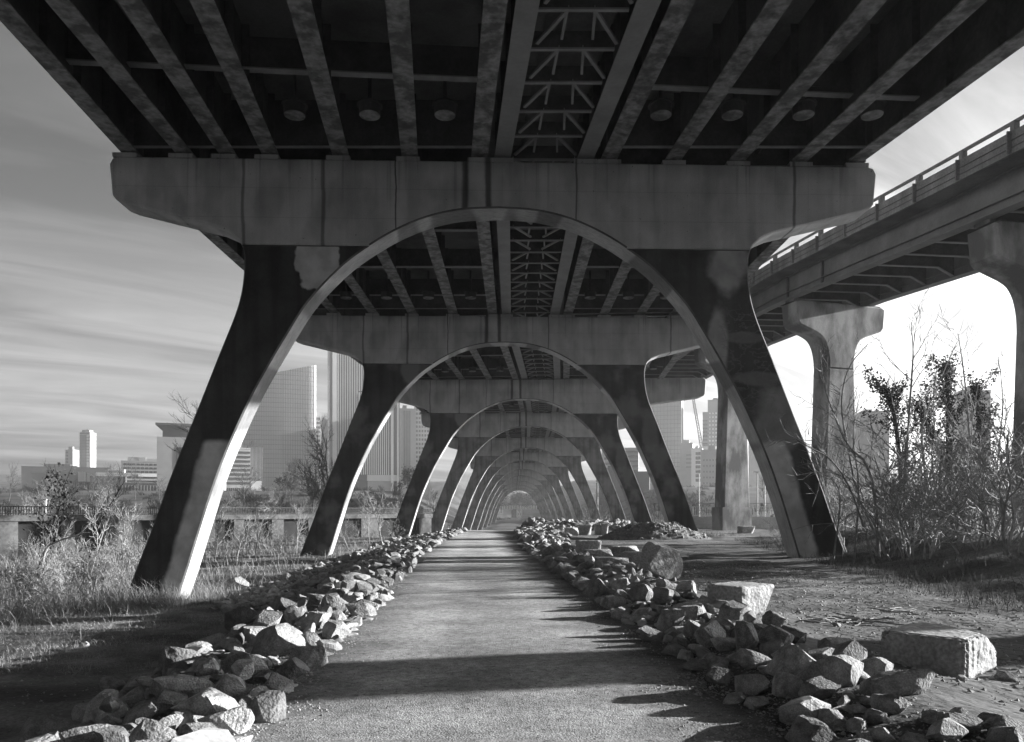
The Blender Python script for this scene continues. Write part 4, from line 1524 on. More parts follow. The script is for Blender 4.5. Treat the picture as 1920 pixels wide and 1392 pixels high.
    b = Bld('pale low block beside the slab tower', 1275, 1298, 833, 915, 600, 20, M['b_pale'])
    b.windows(3, 4, 1286, 1297, 850, 880, .4, .35, M['b_glass'])
    b = Bld('pale narrow block with one column of dark windows below the crane', 1296, 1316, 843, 925, 540, 20, M['b_white'])
    b.windows(1, 7, 1303, 1314, 847, 905, .8, .7, M['b_glass'])
    b = Bld('stepped pale tower with dark window bands left of the stained ramp pier', 1327, 1368, 752, 925, 650, 25, M['b_mid'], 'tower')
    MB().box(b.X(1317), b.X(1326.8), 6, 22, -22, b.Z(771)).build('stepped_wing', M['b_mid'], b.root)
    for k in range(8): MB().box(b.X(1317.6), b.X(1326), 5.8, 6.2, b.Z(789 + k * 7.3), b.Z(786 + k * 7.3)).build('window_band', M['b_glass'], b.root)
    b.windows(3, 9, 1328, 1345, 772, 838, .5, .4, M['b_white'])
    b = Bld('pale low building with scattered small windows below the stepped tower', 1314, 1362, 846, 930, 500, 20, M['b_pale'])
    b.windows(6, 5, 1317, 1350, 858, 912, .25, .3, M['b_glass']); b.windows(1, 1, 1329, 1342, 906, 921, .9, .9, M['b_glass'])
    Bld('plain pale block right of the stained ramp pier', 1404, 1440, 812, 925, 560, 20, M['b_pale'])
    Bld('flat-topped grey block behind the tall ramp pier', 1612, 1662, 775, 925, 420, 20, M['b_mid'])
    b = Bld('grey tower rising behind the ivy-grown trees at the right edge', 1798, 1850, 737, 925, 400, 20, M['b_mid'], 'tower')
    b.windows(4, 9, 1800, 1848, 745, 840, .4, .4, M['b_glass'])


city()


def crane():
    d = 560
    base = P3(1318, 905, d)
    root = empty('tower_crane', base)
    tag(root, 'lattice tower crane with its jib raised, beside the stepped pale tower', 'crane')
    def lat(name, a, b, w_, n):
        a = P3(*a, d) - base; b = P3(*b, d) - base
        mb = MB(); t = (b - a).normalized(); sx = Vector((0, 1, 0)).cross(t).normalized(); sy = Vector((0, 1, 0))
        pts = [(i, j) for i in (-1, 1) for j in (-1, 1)]
        for i, j in pts: mb.bar(a + sx * (i * w_) + sy * (j * w_), b + sx * (i * w_ * .6) + sy * (j * w_ * .6), .3, .3)
        for k in range(n):
            p = a.lerp(b, k / n); q = a.lerp(b, (k + 1) / n); s_ = 1 if k % 2 else -1
            for j in (-1, 1): mb.bar(p + sx * (s_ * w_) + sy * (j * w_), q - sx * (s_ * w_) + sy * (j * w_), .22, .22)
        mb.build(name, M['b_mid'], root)
    lat('mast', (1318, 905), (1318, 846), 1.0, 12)
    lat('jib', (1317, 846), (1299.5, 746), 1.0, 22)
    mb = MB(); a = P3(1299.5, 746, d) - base; mb.bar(a, a + Vector((-.2, 0, -22)), .12, .12); mb.build('hoist_cable', M['b_mid'], root)
    MB().box(-2.4, 3.2, -1.5, 1.5, 23.6, 27).build('cab', M['b_white'], root)


crane()

for px, yt, yb, d, lab in ((1311, 888, 945, 150, 'pale light pole before the narrow pale block'), (1420, 886, 945, 110, 'white pole left of its twin behind the white railing'),
                           (1434, 886, 945, 110, 'white pole right of its twin behind the white railing'), (1121, 905, 948, 200, 'pale pole seen between the fourth and fifth piers'),
                           (86, 938, 972, 120, 'white post at the far left above the flood wall')):
    p = P3(px, yt, d)
    root = empty('light_pole', (p.x, p.y, 0))
    tag(root, lab, 'pole')
    MB().tube((0, 0, H(p.x, p.y) - .3), (0, 0, p.z), .13, .09, 8).build('shaft', M['white_rail'], root)
    MB().box(-.5, .15, -.12, .12, p.z, p.z + .15).build('lamp_head', M['white_rail'], root)

# railway bridge closing the tunnel of arches
def rail_bridge():
    d = 640.0
    c = P3(965, 985, d)
    root = empty('railway_bridge', c)
    tag(root, 'small steel girder railway bridge on trestle and concrete pier at the end of the arches', 'bridge')
    s = d / F
    def X(px): return (px - 965) * s
    def Z(py): return (985 - py) * s
    MB().box(X(900), X(1030), 0, 5, Z(947.6), Z(946)).build('deck', M['b_dark'], root)
    MB().box(X(900), X(1030), .5, 4.5, Z(955), Z(947.7)).build('girder', M['b_dark'], root)
    for k in range(26):
        MB().box(X(930 + k * 3), X(931.8 + k * 3), .2, .49, Z(955), Z(947.8)).build('web_panel', M['b_white'], root)
    MB().box(X(959), X(968), .5, 4.5, Z(973), Z(956)).build('pier_shaft', M['b_dark'], root)
    mb = MB()
    for px in (969.5, 978): mb.bar((X(px), .6, Z(973)), (X(px), .6, Z(956)), .8, .8)
    mb.bar((X(969.5), .6, Z(972)), (X(978), .6, Z(957)), .5, .5); mb.bar((X(978), .6, Z(972)), (X(969.5), .6, Z(957)), .5, .5)
    mb.build('trestle', M['b_white'], root)
    MB().box(X(959), X(983), 0, 5, Z(1000), Z(973)).build('concrete_base', M['b_white'], root)


rail_bridge()

# ------------------------------------------------------------------ vegetation
M['bark_pale'] = simple('pale_bark', 0.19, 0.38, scale=6, rough=0.9, coord='World')
M['bark_mid'] = simple('grey_bark', 0.14, 0.30, scale=5, rough=0.9, coord='World')
M['bark_dark'] = simple('dark_bark', 0.03, 0.07, scale=5, rough=0.9, coord='World')
M['ivy'] = simple('ivy_leaf', 0.03, 0.08, scale=7, rough=0.9, spec=0.1, coord='World')
M['drygrass'] = simple('dry_grass_blade', 0.13, 0.38, scale=0.9, contrast=(0.38, 0.62), rough=0.9, coord='World')
M['weeds'] = simple('withered_weed', 0.05, 0.14, scale=3, rough=0.9, coord='World')


def perp(r, d, ang):
    a = Vector((r.gauss(0, 1), r.gauss(0, 1), r.gauss(0, 1)))
    a = (a - d * a.dot(d)).normalized()
    return (d * math.cos(ang) + a * math.sin(ang)).normalized()


def grow(mbs, r, p, d, L, rad, lev, maxlev, nodes, nch, up=0.12, wig=0.16, shrink=0.62, sides=(7, 5, 4, 3, 3), rmin=0.003):
    nseg = 6 if lev == 0 else (5 if lev == 1 else 4)
    pts = [p.copy()]
    dirs = [d.copy()]
    for i in range(nseg):
        d = (d + Vector((r.gauss(0, wig), r.gauss(0, wig), r.gauss(0, wig) + up))).normalized()
        p = p + d * (L / nseg)
        pts.append(p.copy()); dirs.append(d.copy())
    mb = mbs[0] if lev == 0 else mbs[1]
    for i in range(nseg):
        r0 = rad * (1 - 0.8 * i / nseg); r1 = rad * (1 - 0.8 * (i + 1) / nseg)
        mb.tube(pts[i], pts[i + 1], r0, r1, sides[lev])
    if lev <= 1: nodes.extend(pts[1:])
    if lev < maxlev:
        for c in range(nch[lev]):
            t = (0.3 if lev == 0 else 0.2) + (0.95 - 0.3) * (c + r.random()) / nch[lev]
            k = min(nseg - 1, int(t * nseg)); f = t * nseg - k
            q = pts[k].lerp(pts[k + 1], f)
            dd = perp(r, dirs[k + 1], r.uniform(.45, .95))
            grow(mbs, r, q, dd, L * shrink * (1.1 - 0.55 * t) * r.uniform(.7, 1.2), rad * (1 - .8 * t) * .62 + rmin, lev + 1, maxlev, nodes, nch, up, wig * 1.15, shrink, sides, rmin)


def bare_tree(name, seed, h, rad, mat, maxlev=3, nch=(9, 6, 4), lean=0.08, shrink=.55, up=.12, wig=.12, rmin=.004):
    r = random.Random(seed)
    mbs = (MB(), MB()); nodes = []
    grow(mbs, r, Vector((0, 0, -.3)), Vector((r.gauss(0, lean), r.gauss(0, lean), 1)).normalized(), h, rad, 0, maxlev, nodes, nch, up, wig, shrink, rmin=rmin)
    root = empty(name)
    mbs[0].build('trunk', mat, root)
    mbs[1].build('branches', mat, root)
    return root, nodes


def stem_shrub(name, seed, h, rad, n, mat, maxlev=2, nch=(6, 4), spread=.35):
    """several twiggy stems from one foot"""
    r = random.Random(seed)
    root = empty(name)
    for k in range(n):
        mb = MB()
        d = Vector((r.gauss(0, spread), r.gauss(0, spread), 1)).normalized()
        grow((mb, mb), r, Vector((r.gauss(0, .12), r.gauss(0, .12), -.15)), d, h * r.uniform(.6, 1.1), rad * r.uniform(.6, 1.1), 0, maxlev, [], nch, .06, .2, .55, (4, 3, 3, 3), .0055)
        mb.build('stem', mat, root)
    return root


# prototypes
used = set()
def place(proto, p, s, rz, label, cat, group):
    o = proto if proto.name not in used else copy_tree(proto)
    used.add(o.name)
    o.location = p; o.scale = (s, s, s); o.rotation_euler = (0, 0, rz)
    tag(o, label, cat, group)
    return o


SAP = [bare_tree('bare_sapling', 20 + k, 3.6, 0.045, M['bark_pale'], 3, (9, 5, 3), .06, .55, rmin=.006)[0] for k in range(3)]
M['bark_far'] = simple('dull_bark', 0.05, 0.13, scale=3, rough=0.95, coord='World')
TRE = [bare_tree('bare_tree', 40 + k, 9.0, 0.12, M['bark_far'], 3, (13, 8, 5), .07, .50, rmin=.007)[0] for k in range(3)]
SHR = [stem_shrub('bare_shrub', 60 + k, 2.2, 0.022, 7, M['bark_mid'], 2, (6, 3), .42) for k in range(3)]
SHP = [stem_shrub('bare_shrub', 70 + k, 1.7, 0.018, 6, M['bark_pale'], 2, (6, 4), .5) for k in range(2)]

vr = random.Random(8)
saps = [(166, 1078, 1.0, 'slender pale sapling in the dry brush left of the foreground leg'), (229, 1080, .95, 'pale sapling with forked lower branches just left of the foreground leg'),
        (275, 1062, .9, 'thin sapling touching the left edge of the foreground leg'), (131, 1062, .8, 'small pale sapling at the left, two saplings out from the leg'),
        (404, 1055, .9, 'pale sapling right of the foreground leg, before the rocks'), (443, 1052, .75, 'short forked sapling between the foreground leg and second pier'),
        (480, 1046, 1.0, 'upright pale sapling halfway between the two left legs'), (556, 1040, .9, 'sapling just left of the second pier leg'),
        (655, 1030, .8, 'dark crooked sapling at the foot of the second pier leg'), (714, 1022, 1.15, 'tall pale sapling between the second and third pier legs'),
        (692, 1020, .8, 'thin pale sapling left of the tall one between second and third legs')]
for i, (px, py, s, lab) in enumerate(saps):
    place(SAP[i % 3], at(px, py), s, vr.uniform(0, 6), lab, 'sapling', 'bare saplings before the flood wall')
shr = [(95, 1085), (120, 1100), (150, 1050), (200, 1050), (250, 1045), (300, 1040), (345, 1035), (420, 1040), (460, 1045), (505, 1038), (530, 1042), (580, 1036), (640, 1022), (675, 1020), (735, 1012), (60, 1060), (30, 1070), (70, 1120), (110, 1128), (160, 1105), (200, 1095), (235, 1088), (40, 1110), (180, 1118), (140, 1085), (90, 1150), (130, 1140), (60, 1145), (215, 1108), (255, 1080), (165, 1135), (100, 1070), (285, 1065), (320, 1055), (100, 1040), (180, 1030), (520, 1025), (610, 1020)]
for i, (px, py) in enumerate(shr):
    place((SHR + SHP + SHR[:2])[i % 7], at(px, py), vr.uniform(.6, 1.15), vr.uniform(0, 6), 'bare twiggy shrub in the brush before the flood wall', 'shrub', 'bare shrubs before the flood wall')
# taller bare trees
place(TRE[0], Vector((-36.4, 92, H(-36.4, 92))), 2.0, 1.0, 'tall bare tree showing left of the foreground leg below the sky', 'tree', 'tall bare trees')
place(TRE[1], Vector((-25.4, 108, H(-25.4, 108))), 1.9, 2.0, 'bare bushy tree in front of the finned tower, left of the second leg', 'tree', 'tall bare trees')
place(TRE[2], Vector((-28.8, 104, H(-28.8, 104))), 1.45, 4.0, 'smaller bare tree before the glass tower, beside the bushier one', 'tree', 'tall bare trees')
for i in range(66):
    px = vr.choice((vr.uniform(-20, 300), vr.uniform(430, 600), vr.uniform(640, 820)))
    y = vr.uniform(100, 260)
    x = (px - 960) * y / F
    place((TRE + SHR)[i % 6], Vector((x, y, H(x, y))), vr.uniform(.7, 1.25) if i % 6 < 3 else vr.uniform(2.4, 4.2), vr.uniform(0, 6), 'bare scrubby tree on the far slope beyond the flood wall', 'tree', 'bare trees beyond the flood wall')
for i in range(24):
    px = vr.uniform(1090, 1500)
    y = vr.uniform(95, 220)
    x = (px - 960) * y / F
    place((TRE + SHR)[i % 6], Vector((x, y, H(x, y))), vr.uniform(.5, .9) if i % 6 < 3 else vr.uniform(1.8, 3.0), vr.uniform(0, 6), 'bare scrubby tree beyond the right-hand piers', 'tree', 'bare trees beyond the right-hand piers')


def leafy_crown(name, c, rx, rz, n, size, mat, seed, label, cat, trunk_to=None):
    r = random.Random(seed)
    root = empty(name, c)
    mb = MB()
    cl = [Vector((r.gauss(0, .45) * rx, r.gauss(0, .45) * rx, (r.random() - .35) * rz)) for _ in range(26)]
    for k in range(n):
        p = r.choice(cl) + Vector((r.gauss(0, .16) * rx, r.gauss(0, .16) * rx, r.gauss(0, .14) * rz))
        a = Vector((r.gauss(0, 1), r.gauss(0, 1), r.gauss(0, 1))).normalized() * size * r.uniform(.6, 1.2)
        b = a.cross(Vector((r.gauss(0, 1), r.gauss(0, 1), r.gauss(0, 1)))).normalized() * size * .6
        mb.add([tuple(p - a * .5), tuple(p + b * .5), tuple(p + a * .5), tuple(p - b * .5)], [(0, 1, 2, 3)])
    mb.build('crown', mat, root)
    MB().tube((0, 0, -rz * 1.2), (0, 0, rz * .2), size * .5, size * .25, 6).build('trunk', M['bark_dark'], root)
    tag(root, label, cat)
    return root


for (px, py, d, rx, rz, lab) in ((940, 941, 560, 6, 7, 'added dark tree mass dimming the bright view above the left half of the railway bridge'), (966, 938, 570, 7, 8, 'added dark tree mass dimming the bright view above the middle of the railway bridge'),  # railway bridge crowns are added to darken the bright end of the arches
                                 (992, 941, 560, 6, 7, 'added dark tree mass dimming the bright view above the right half of the railway bridge'), (938, 982, 480, 6, 4, 'added dark bush standing in for the dark bank below the railway bridge, left'),
                                 (998, 982, 480, 6, 4, 'added dark bush standing in for the dark bank below the railway bridge, right'), (553, 906, 300, 5.0, 5.5, 'dark round evergreen tree at the foot of the glass tower'), (768, 902, 330, 5.5, 7, 'rounded grey tree at the foot of the striped tower'),
                                 (640, 915, 260, 5, 4.5, 'dark evergreen bush left of the second pier leg')):
    leafy_crown('evergreen_tree', P3(px, py, d), rx, rz, 2600, .8, M['ivy'], int(px), lab, 'tree')


# trees of the right-hand scrub, laid out after the photograph
def polyline_tree(name, pts, d, r0, r1, seed, mat, label, cat='tree', n=16, blen=1.0, maxlev=2, nch=(0, 5, 4), ivy=0, group=None, start=.25):
    r = random.Random(seed)
    P = [P3(px, py, d + dd) for px, py, dd in pts]
    P[0].z = H(P[0].x, P[0].y) - .15
    base = P[0].copy()
    L = catmull([p - base for p in P], 6)
    root = empty(name, base)
    tag(root, label, cat, group)
    tr, br = MB(), MB()
    for i in range(len(L) - 1):
        a = r0 + (r1 - r0) * i / (len(L) - 1); b = r0 + (r1 - r0) * (i + 1) / (len(L) - 1)
        tr.tube(L[i], L[i + 1], a, b, 7)
    for c in range(n):
        t = start + (1 - start) * (c + r.random()) / n
        i = min(len(L) - 2, int(t * (len(L) - 1)))
        dd = (L[i + 1] - L[i]).normalized()
        q = perp(r, dd, r.uniform(.4, 1.0)); q.y *= .7; q.z += .15; q.normalize()
        grow((br, br), r, L[i], q, blen * r.uniform(.5, 1.2) * (1.25 - .6 * t), (r0 + (r1 - r0) * t) * .5, 1, maxlev, [], nch, .10, .17, .55, (6, 4, 3, 3), .006)
    tr.build('trunk', mat, root)
    br.build('branches', mat, root)
    if ivy:
        mb = MB()
        m = len(L)
        limbs = []
        for k in range(11):
            i = int((.25 + .7 * (k + r.random()) / 11) * (m - 1))
            qd = Vector((r.choice((-1, 1)) * r.uniform(.3, 1.2), r.gauss(0, .4), 1)).normalized()
            ql = r.uniform(.7, 1.9) * (1.2 - .6 * i / m) * d / 29.0
            limbs.append((L[i], qd, ql))
            mb.tube(L[i], L[i] + qd * ql, .02, .006, 4)
        for k in range(ivy):
            t = r.random() ** .8
            i = min(m - 2, int((.12 + .88 * t) * (m - 1)))
            w_ = (.36 * (1 - .8 * t) + .04) * (0.45 + 1.1 * abs(vnoise(t * 9 + seed, 3.3)) * 2)
            p = L[i].lerp(L[i + 1], r.random())
            if k % 4:
                q, qd, ql = limbs[k % len(limbs)]
                f = r.random() ** 1.3
                p = q + qd * (ql * f); w_ = .16 * (1 - .7 * f) + .03
            w_ *= d / 29.0
            p = p + Vector((r.gauss(0, w_), r.gauss(0, w_), r.gauss(0, .15)))
            a = Vector((r.gauss(0, 1), r.gauss(0, 1), r.gauss(0, 1))).normalized() * r.uniform(.04, .09)
            b = a.cross(Vector((r.gauss(0, 1), r.gauss(0, 1), r.gauss(0, 1)))).normalized() * r.uniform(.035, .07)
            mb.add([tuple(p - a), tuple(p + b), tuple(p + a), tuple(p - b)], [(0, 1, 2, 3)])
        mb.build('ivy', M['ivy'], root)
    return root


sg = 'bare trees of the right-hand scrub'
polyline_tree('bare_tree', [(1688, 1030, 0), (1696, 900, 0), (1703, 800, .1), (1710, 700, 0), (1712, 655, 0), (1708, 605, 0)], 24, .055, .010, 1, M['bark_mid'], 'tallest slender bare tree of the right scrub, straight, topped by thin forked twigs', n=15, blen=2.2, group=sg)
polyline_tree('bare_tree', [(1648, 1020, 0), (1640, 930, 0), (1622, 868, 0), (1590, 835, 0), (1565, 780, 0), (1545, 720, 0), (1537, 655, 0)], 23, .06, .010, 2, M['bark_mid'], 'bare tree leaning left across the tall ramp pier', n=14, blen=1.6, group=sg)
polyline_tree('bare_tree', [(1665, 1025, 0), (1612, 935, 0), (1592, 850, 0), (1578, 760, 0), (1592, 690, 0), (1628, 645, 0)], 23.5, .045, .012, 3, M['bark_pale'], 'bare tree with an S-bent pale stem crossing the tall ramp pier', n=9, blen=1.2, group=sg)
polyline_tree('bare_tree', [(1642, 1015, 0), (1600, 930, 0), (1560, 865, 0), (1520, 840, 0), (1470, 810, 0)], 22, .04, .008, 4, M['bark_mid'], 'low bare tree arching left over the foreground right leg', n=13, blen=1.3, group=sg)
polyline_tree('bare_tree', [(1695, 1030, 0), (1700, 890, 0), (1660, 830, 0), (1610, 790, 0), (1560, 770, 0)], 24.5, .04, .008, 5, M['bark_mid'], 'bare tree with a long limb reaching left at mid height', n=13, blen=1.4, group=sg)
polyline_tree('bare_tree', [(1740, 1030, 0), (1735, 900, 0), (1730, 800, 0), (1760, 720, 0), (1790, 650, 0)], 25, .05, .009, 6, M['bark_mid'], 'bare tree leaning right between the two ivy-grown trees', n=15, blen=1.9, group=sg)
polyline_tree('bare_tree', [(1815, 1040, 0), (1822, 900, 0), (1815, 780, 0), (1806, 690, 0), (1796, 625, 0)], 24, .05, .009, 7, M['bark_mid'], 'bare tree at the right edge, its twigs above the ivy', n=15, blen=1.9, group=sg)
polyline_tree('bare_tree', [(1560, 1005, 0), (1575, 940, 0), (1560, 900, 0), (1520, 880, 0)], 23, .03, .006, 8, M['bark_mid'], 'small bare tree at the foot of the foreground right leg', n=10, blen=1.0, group=sg)
polyline_tree('ivy_grown_tree', [(1700, 1010, 0), (1690, 900, 0), (1680, 800, 0), (1668, 750, 0), (1652, 730, 0)], 38, .15, .04, 9, M['bark_dark'], 'dark ivy-grown tree, left of the pair, leaning left at its top', n=14, blen=1.3, ivy=2600)
polyline_tree('ivy_grown_tree', [(1790, 1010, 0), (1780, 880, 0), (1778, 780, 0), (1775, 720, 0), (1770, 680, 0)], 39, .19, .04, 10, M['bark_dark'], 'tall dark ivy-grown tree near the right edge', n=14, blen=1.5, ivy=2500)
polyline_tree('ivy_grown_tree', [(1800, 1000, 0), (1775, 880, 0), (1740, 800, 0), (1722, 760, 0)], 40, .14, .04, 11, M['bark_dark'], 'short ivy-grown trunk leaning left between the two taller ivy trees', n=10, blen=1.2, ivy=2000)
polyline_tree('ivy_grown_tree', [(1850, 1010, 0), (1840, 880, 0), (1835, 780, 0), (1830, 720, 0)], 39.5, .16, .04, 12, M['bark_dark'], 'ivy-grown tree cut by the right edge of the view', n=10, blen=1.2, ivy=2500)
for k, (bx, pts) in enumerate(((1600, [(1600, 1010, 0), (1610, 920, 0), (1600, 820, 0), (1612, 740, 0)]), (1760, [(1760, 1030, 0), (1765, 900, 0), (1750, 780, 0), (1757, 690, 0)]), (1870, [(1870, 1030, 0), (1868, 900, 0), (1880, 760, 0), (1872, 670, 0)]), (1570, [(1590, 1020, 0), (1560, 960, 0), (1540, 880, 0), (1548, 800, 0)]))):
    polyline_tree('bare_tree', pts, 23 + k, .035, .007, 40 + k, M['bark_mid'], ('thin bare stem rising before the tall ramp pier', 'thin bare stem between the two ivy-grown trees', 'thin bare stem past the right edge', 'thin bare stem right beside the foreground right leg')[k], n=15, blen=1.3, group=sg)
# left edge pale limbs and dark vine
polyline_tree('bare_tree', [(70, 1085, 0), (85, 1035, 0), (110, 1015, 0), (150, 1000, 0), (178, 968, 0)], 30, .06, .012, 13, M['bark_pale'], 'pale limb sweeping right at the left edge over the brush', n=8, blen=1.2, group='fallen pale limbs at the left edge')
polyline_tree('bare_tree', [(60, 1070, 0), (90, 1010, 0), (110, 960, 0), (120, 925, 0), (96, 880, 0)], 31, .06, .012, 14, M['bark_dark'], 'dark leaning tree with clinging leaves at the left edge', n=12, blen=1.4, ivy=350)
polyline_tree('bare_tree', [(160, 1060, 0), (180, 1000, 0), (205, 950, 0), (235, 900, 0)], 40, .07, .012, 15, M['bark_dark'], 'dark bare tree leaning right before the far low buildings', n=14, blen=2.0)
# undergrowth on the right bank
for i in range(25):
    px = vr.uniform(1560, 1930); py = vr.uniform(996, 1050)
    place((SHR + SHP)[i % 5], at(px, py), vr.uniform(.9, 2.1), vr.uniform(0, 6), 'bare twiggy shrub in the undergrowth of the right bank', 'shrub', 'bare shrubs on the right bank')
for (px, py, lab) in ((1462, 1022, 'low bush at the foot of the foreground right leg, left side'), (1530, 1030, 'low twiggy bush before the foreground right leg, right side')):
    place(SHP[0], at(px, py), .75, px, lab, 'shrub', None)


# small debris on the ground
def twig_heap(px, py, n, L, label, seed):
    r = random.Random(seed); p = at(px, py)
    root = empty('dry_branch', p)
    for k in range(n):
        mb = MB(); q = Vector((r.gauss(0, L * .35), r.gauss(0, L * .2), r.uniform(.01, .06)))
        an = r.uniform(-.7, .7) + (math.pi if r.random() < .5 else 0)
        for i in range(4):
            d_ = Vector((math.cos(an), math.sin(an), r.gauss(0, .12)))
            q2 = q + d_ * L * .22; q2.z = max(.012, q2.z)
            mb.tube(q, q2, .011, .009, 4); q = q2; an += r.gauss(0, .35)
        mb.build('twig', M['bark_mid'], root)
    tag(root, label, 'branch')


twig_heap(1592, 1168, 16, .5, 'tangle of pale dry twigs on the bare ground between block and bushes', 1)
twig_heap(1705, 1150, 8, .6, 'pale dry twigs on the ground before the right-hand weeds', 2)
twig_heap(1560, 1172, 5, .45, 'few pale twigs just left of the larger twig tangle', 4)
twig_heap(120, 1188, 6, .5, 'pale sticks on the lit ground at the far left', 3)
for px, yt, yb, lab in ((1567, 1002, 1040, 'taller pale stake in front of the bushes near the foreground right leg'), (1580, 1008, 1038, 'shorter pale stake beside the taller one before the bushes')):
    p = at(px, yb); hh = (yb - yt) * p.y / F
    o = MB().tube((0, 0, -.1), (.02, 0, hh), .05, .045, 7).build('stake', M['bark_pale'])
    o.location = p; tag(o, lab, 'stake')
vs, fs = rock_geo(501, 3, 12, .03, (.16, .11, .08), .5, .8)
o = mesh_obj('pale_stone', vs, fs, M['pale_wall']); p = at(158, 1212); o.location = p + Vector((0, 0, .04)); tag(o, 'small whitish stone lying alone on the lit ground at the left', 'stone')
o = MB().tube((0, 0, -.05), (-.05, .05, .42), .008, .005, 5).build('dry_stick', M['bark_pale']); o.location = at(152, 1205); tag(o, 'thin stick standing upright beside the small whitish stone', 'stick')

# grass and weeds as ground cover
def blades(name, n, sample, hmin, hmax, wid, mat, seed, lean=.5):
    r = random.Random(seed)
    vs, fs = [], []
    for _ in range(n):
        x, y = sample(r)
        if y < 4.6: continue
        z = H(x, y) - .02
        h = r.uniform(hmin, hmax); an = r.uniform(0, 6.28); le = abs(r.gauss(0, lean)) * h
        ca, sa = math.cos(an), math.sin(an)
        wx, wy = -sa * wid, ca * wid
        k = len(vs)
        vs += [(x - wx, y - wy, z), (x + wx, y + wy, z),
               (x + ca * le * .35 - wx * .7, y + sa * le * .35 - wy * .7, z + h * .6), (x + ca * le * .35 + wx * .7, y + sa * le * .35 + wy * .7, z + h * .6),
               (x + ca * le, y + sa * le, z + h * (1 - .25 * min(1, le / h)))]
        fs += [(k, k + 1, k + 3, k + 2), (k + 2, k + 3, k + 4)]
    o = mesh_obj(name, vs, fs, mat)
    return tag(o, kind='stuff')


def clump(cx, cy, sx, sy): return lambda r: (r.gauss(cx, sx), r.gauss(cy, sy))
def rect(x0, x1, y0, y1): return lambda r: (r.uniform(x0, x1), r.uniform(y0, y1))
def mixed(fs): return lambda r: r.choice(fs)(r)


def arcs(name, n, sample, lmin, lmax, wid, mat, seed, droop=1.6):
    """long dry stalks arching over"""
    r = random.Random(seed)
    vs, fs = [], []
    for _ in range(n):
        x, y = sample(r)
        if y < 4.6: continue
        p = Vector((x, y, H(x, y) - .02))
        an = r.uniform(0, 6.28); el = r.uniform(.7, 1.5)
        d = Vector((math.cos(an) * math.cos(el), math.sin(an) * math.cos(el), math.sin(el)))
        sd_ = Vector((-math.sin(an), math.cos(an), 0)) * wid
        L = r.uniform(lmin, lmax); k = len(vs); ns = 5
        for i in range(ns + 1):
            w_ = sd_ * (1 - .75 * i / ns)
            vs += [tuple(p - w_), tuple(p + w_)]
            p = p + d * (L / ns)
            d = (d + Vector((r.gauss(0, .12), r.gauss(0, .12), -droop / ns * r.uniform(.4, 1.2)))).normalized()
        for i in range(ns): fs.append((k + 2 * i, k + 2 * i + 1, k + 2 * i + 3, k + 2 * i + 2))
    return tag(mesh_obj(name, vs, fs, mat), kind='stuff')


tall = mixed([clump(-13.2, 25, 1.0, 1.5), clump(-12.2, 27, .8, .8), clump(-14.5, 24, 1.2, 2.0), clump(-15.5, 27, 2, 2.2), clump(-11.7, 24.4, .6, .4), clump(-16, 22, 1.6, 1.2), clump(-18, 27, 2, 2)])
arcs('tall_dry_grass', 12000, tall, .3, 1.3, .005, M['drygrass'], 1, 3.0)
def left_field(r):
    y = 27 + 42 * r.random() ** 1.3
    return (-9.4 - (y - 27) * .02 - r.random() * (14 + y * .45), y)
arcs('field_grass', 16000, left_field, .25, .9, .009, M['drygrass'], 2, 2.0)
def left_near(r):
    y = r.uniform(14, 27); return (-5.6 - r.random() ** 1.2 * 10, y)
arcs('short_dry_grass', 26000, left_near, .05, .26, .004, M['drygrass'], 3, 2.6)
arcs('leg_foot_grass', 700, mixed([clump(-9.7, 24.9, .5, .15), clump(-10.8, 24.7, .5, .15)]), .2, .9, .005, M['drygrass'], 13, 1.6)
def bank(r):
    y = r.uniform(12, 42); xb = 8.4 + (y - 12.8) * .16
    return (xb - .7 + abs(r.gauss(0, 2.4)), y)
arcs('bank_weeds', 12000, bank, .08, .4, .005, M['weeds'], 4, 2.2)
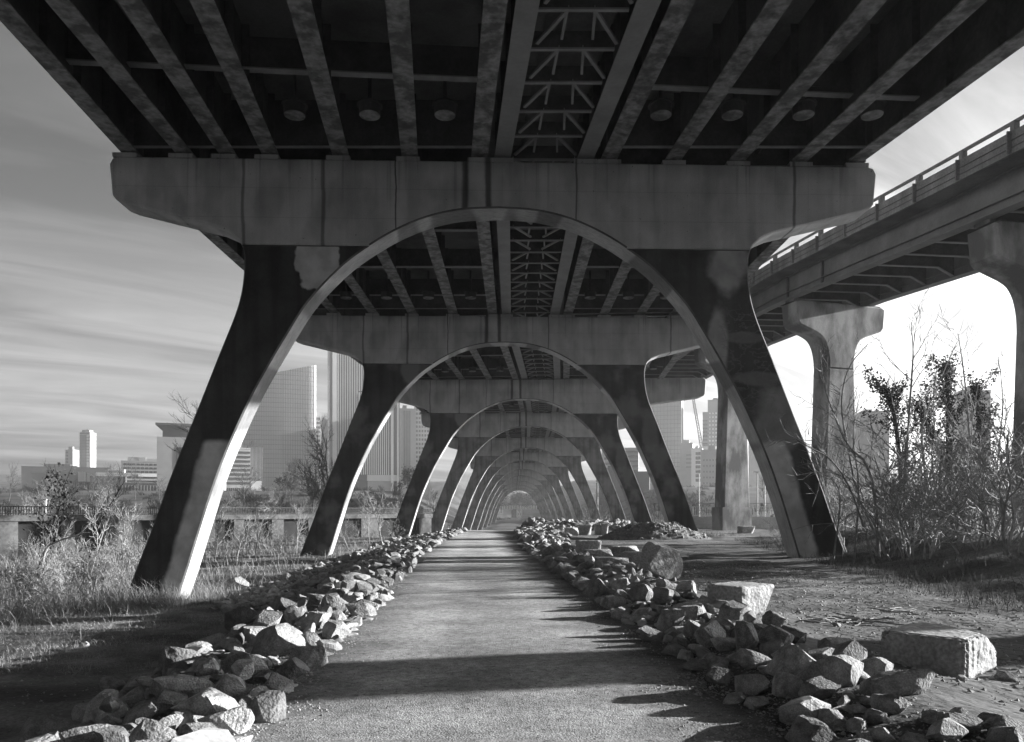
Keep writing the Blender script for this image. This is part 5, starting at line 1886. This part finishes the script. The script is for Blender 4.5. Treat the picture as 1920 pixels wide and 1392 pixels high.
arcs('mound_grass', 2200, mixed([clump(12.4, 49, 1.0, .6), clump(10.5, 50, .8, .4)]), .2, .6, .01, M['drygrass'], 5, 2.0)
def right_litter(r):
    y = r.uniform(8, 40); return (path_c(y) + 4.6 + r.random() * (3 + y * .2), y)
arcs('ground_litter', 7000, right_litter, .03, .14, .005, M['weeds'], 6, 4.0)


def scrub(name, nclump, per, seed):
    r = random.Random(seed)
    vs, fs = [], []
    for _ in range(nclump):
        y = 85 + 260 * r.random() ** 1.2; px = r.uniform(-60, 2000)
        if 850 < px < 1085: px = r.choice((r.uniform(-60, 850), r.uniform(1085, 2000)))
        cx = (px - 960) * y / F; R_ = r.uniform(1.0, 3.6); hh = R_ * r.uniform(.5, 1.0)
        for k in range(per):
            an = r.uniform(0, 6.28); rr_ = R_ * math.sqrt(r.random()) * .9
            x = cx + math.cos(an) * rr_; yy = y + math.sin(an) * rr_
            z = H(x, yy)
            top = hh * (1 - (rr_ / R_) ** 2) * r.uniform(.55, 1.15) + .15
            z0 = z + top * r.uniform(0, .55)
            lx = r.gauss(0, .35) * top; w_ = .035
            k0 = len(vs)
            vs += [(x - w_, yy, z0), (x + w_, yy, z0), (x + lx * .6 + w_ * .6, yy, z + top * .8), (x + lx, yy, z + top)]
            fs.append((k0, k0 + 1, k0 + 2, k0 + 3))
    return tag(mesh_obj(name, vs, fs, M['weeds']), kind='stuff')


scrub('slope_scrub', 620, 80, 7)


# ------------------------------------------------------------------ haze
def haze():
    me = bpy.data.meshes.new('haze')
    mb = MB().box(-560, 560, -62, 1000, -45, 150)
    me.from_pydata(mb.v, [], mb.f)
    m = bpy.data.materials.new('thin_haze'); m.use_nodes = True
    t = m.node_tree; t.nodes.clear()
    out = N(t, 'ShaderNodeOutputMaterial'); v = N(t, 'ShaderNodeVolumePrincipled')
    v.inputs['Color'].default_value = (.9, .9, .9, 1)
    v.inputs['Density'].default_value = 0.00026
    v.inputs['Anisotropy'].default_value = 0.2
    t.links.new(v.outputs[0], out.inputs['Volume'])
    me.materials.append(m)
    o = bpy.data.objects.new('haze', me); COL.objects.link(o)
    tag(o, kind='stuff')


haze()
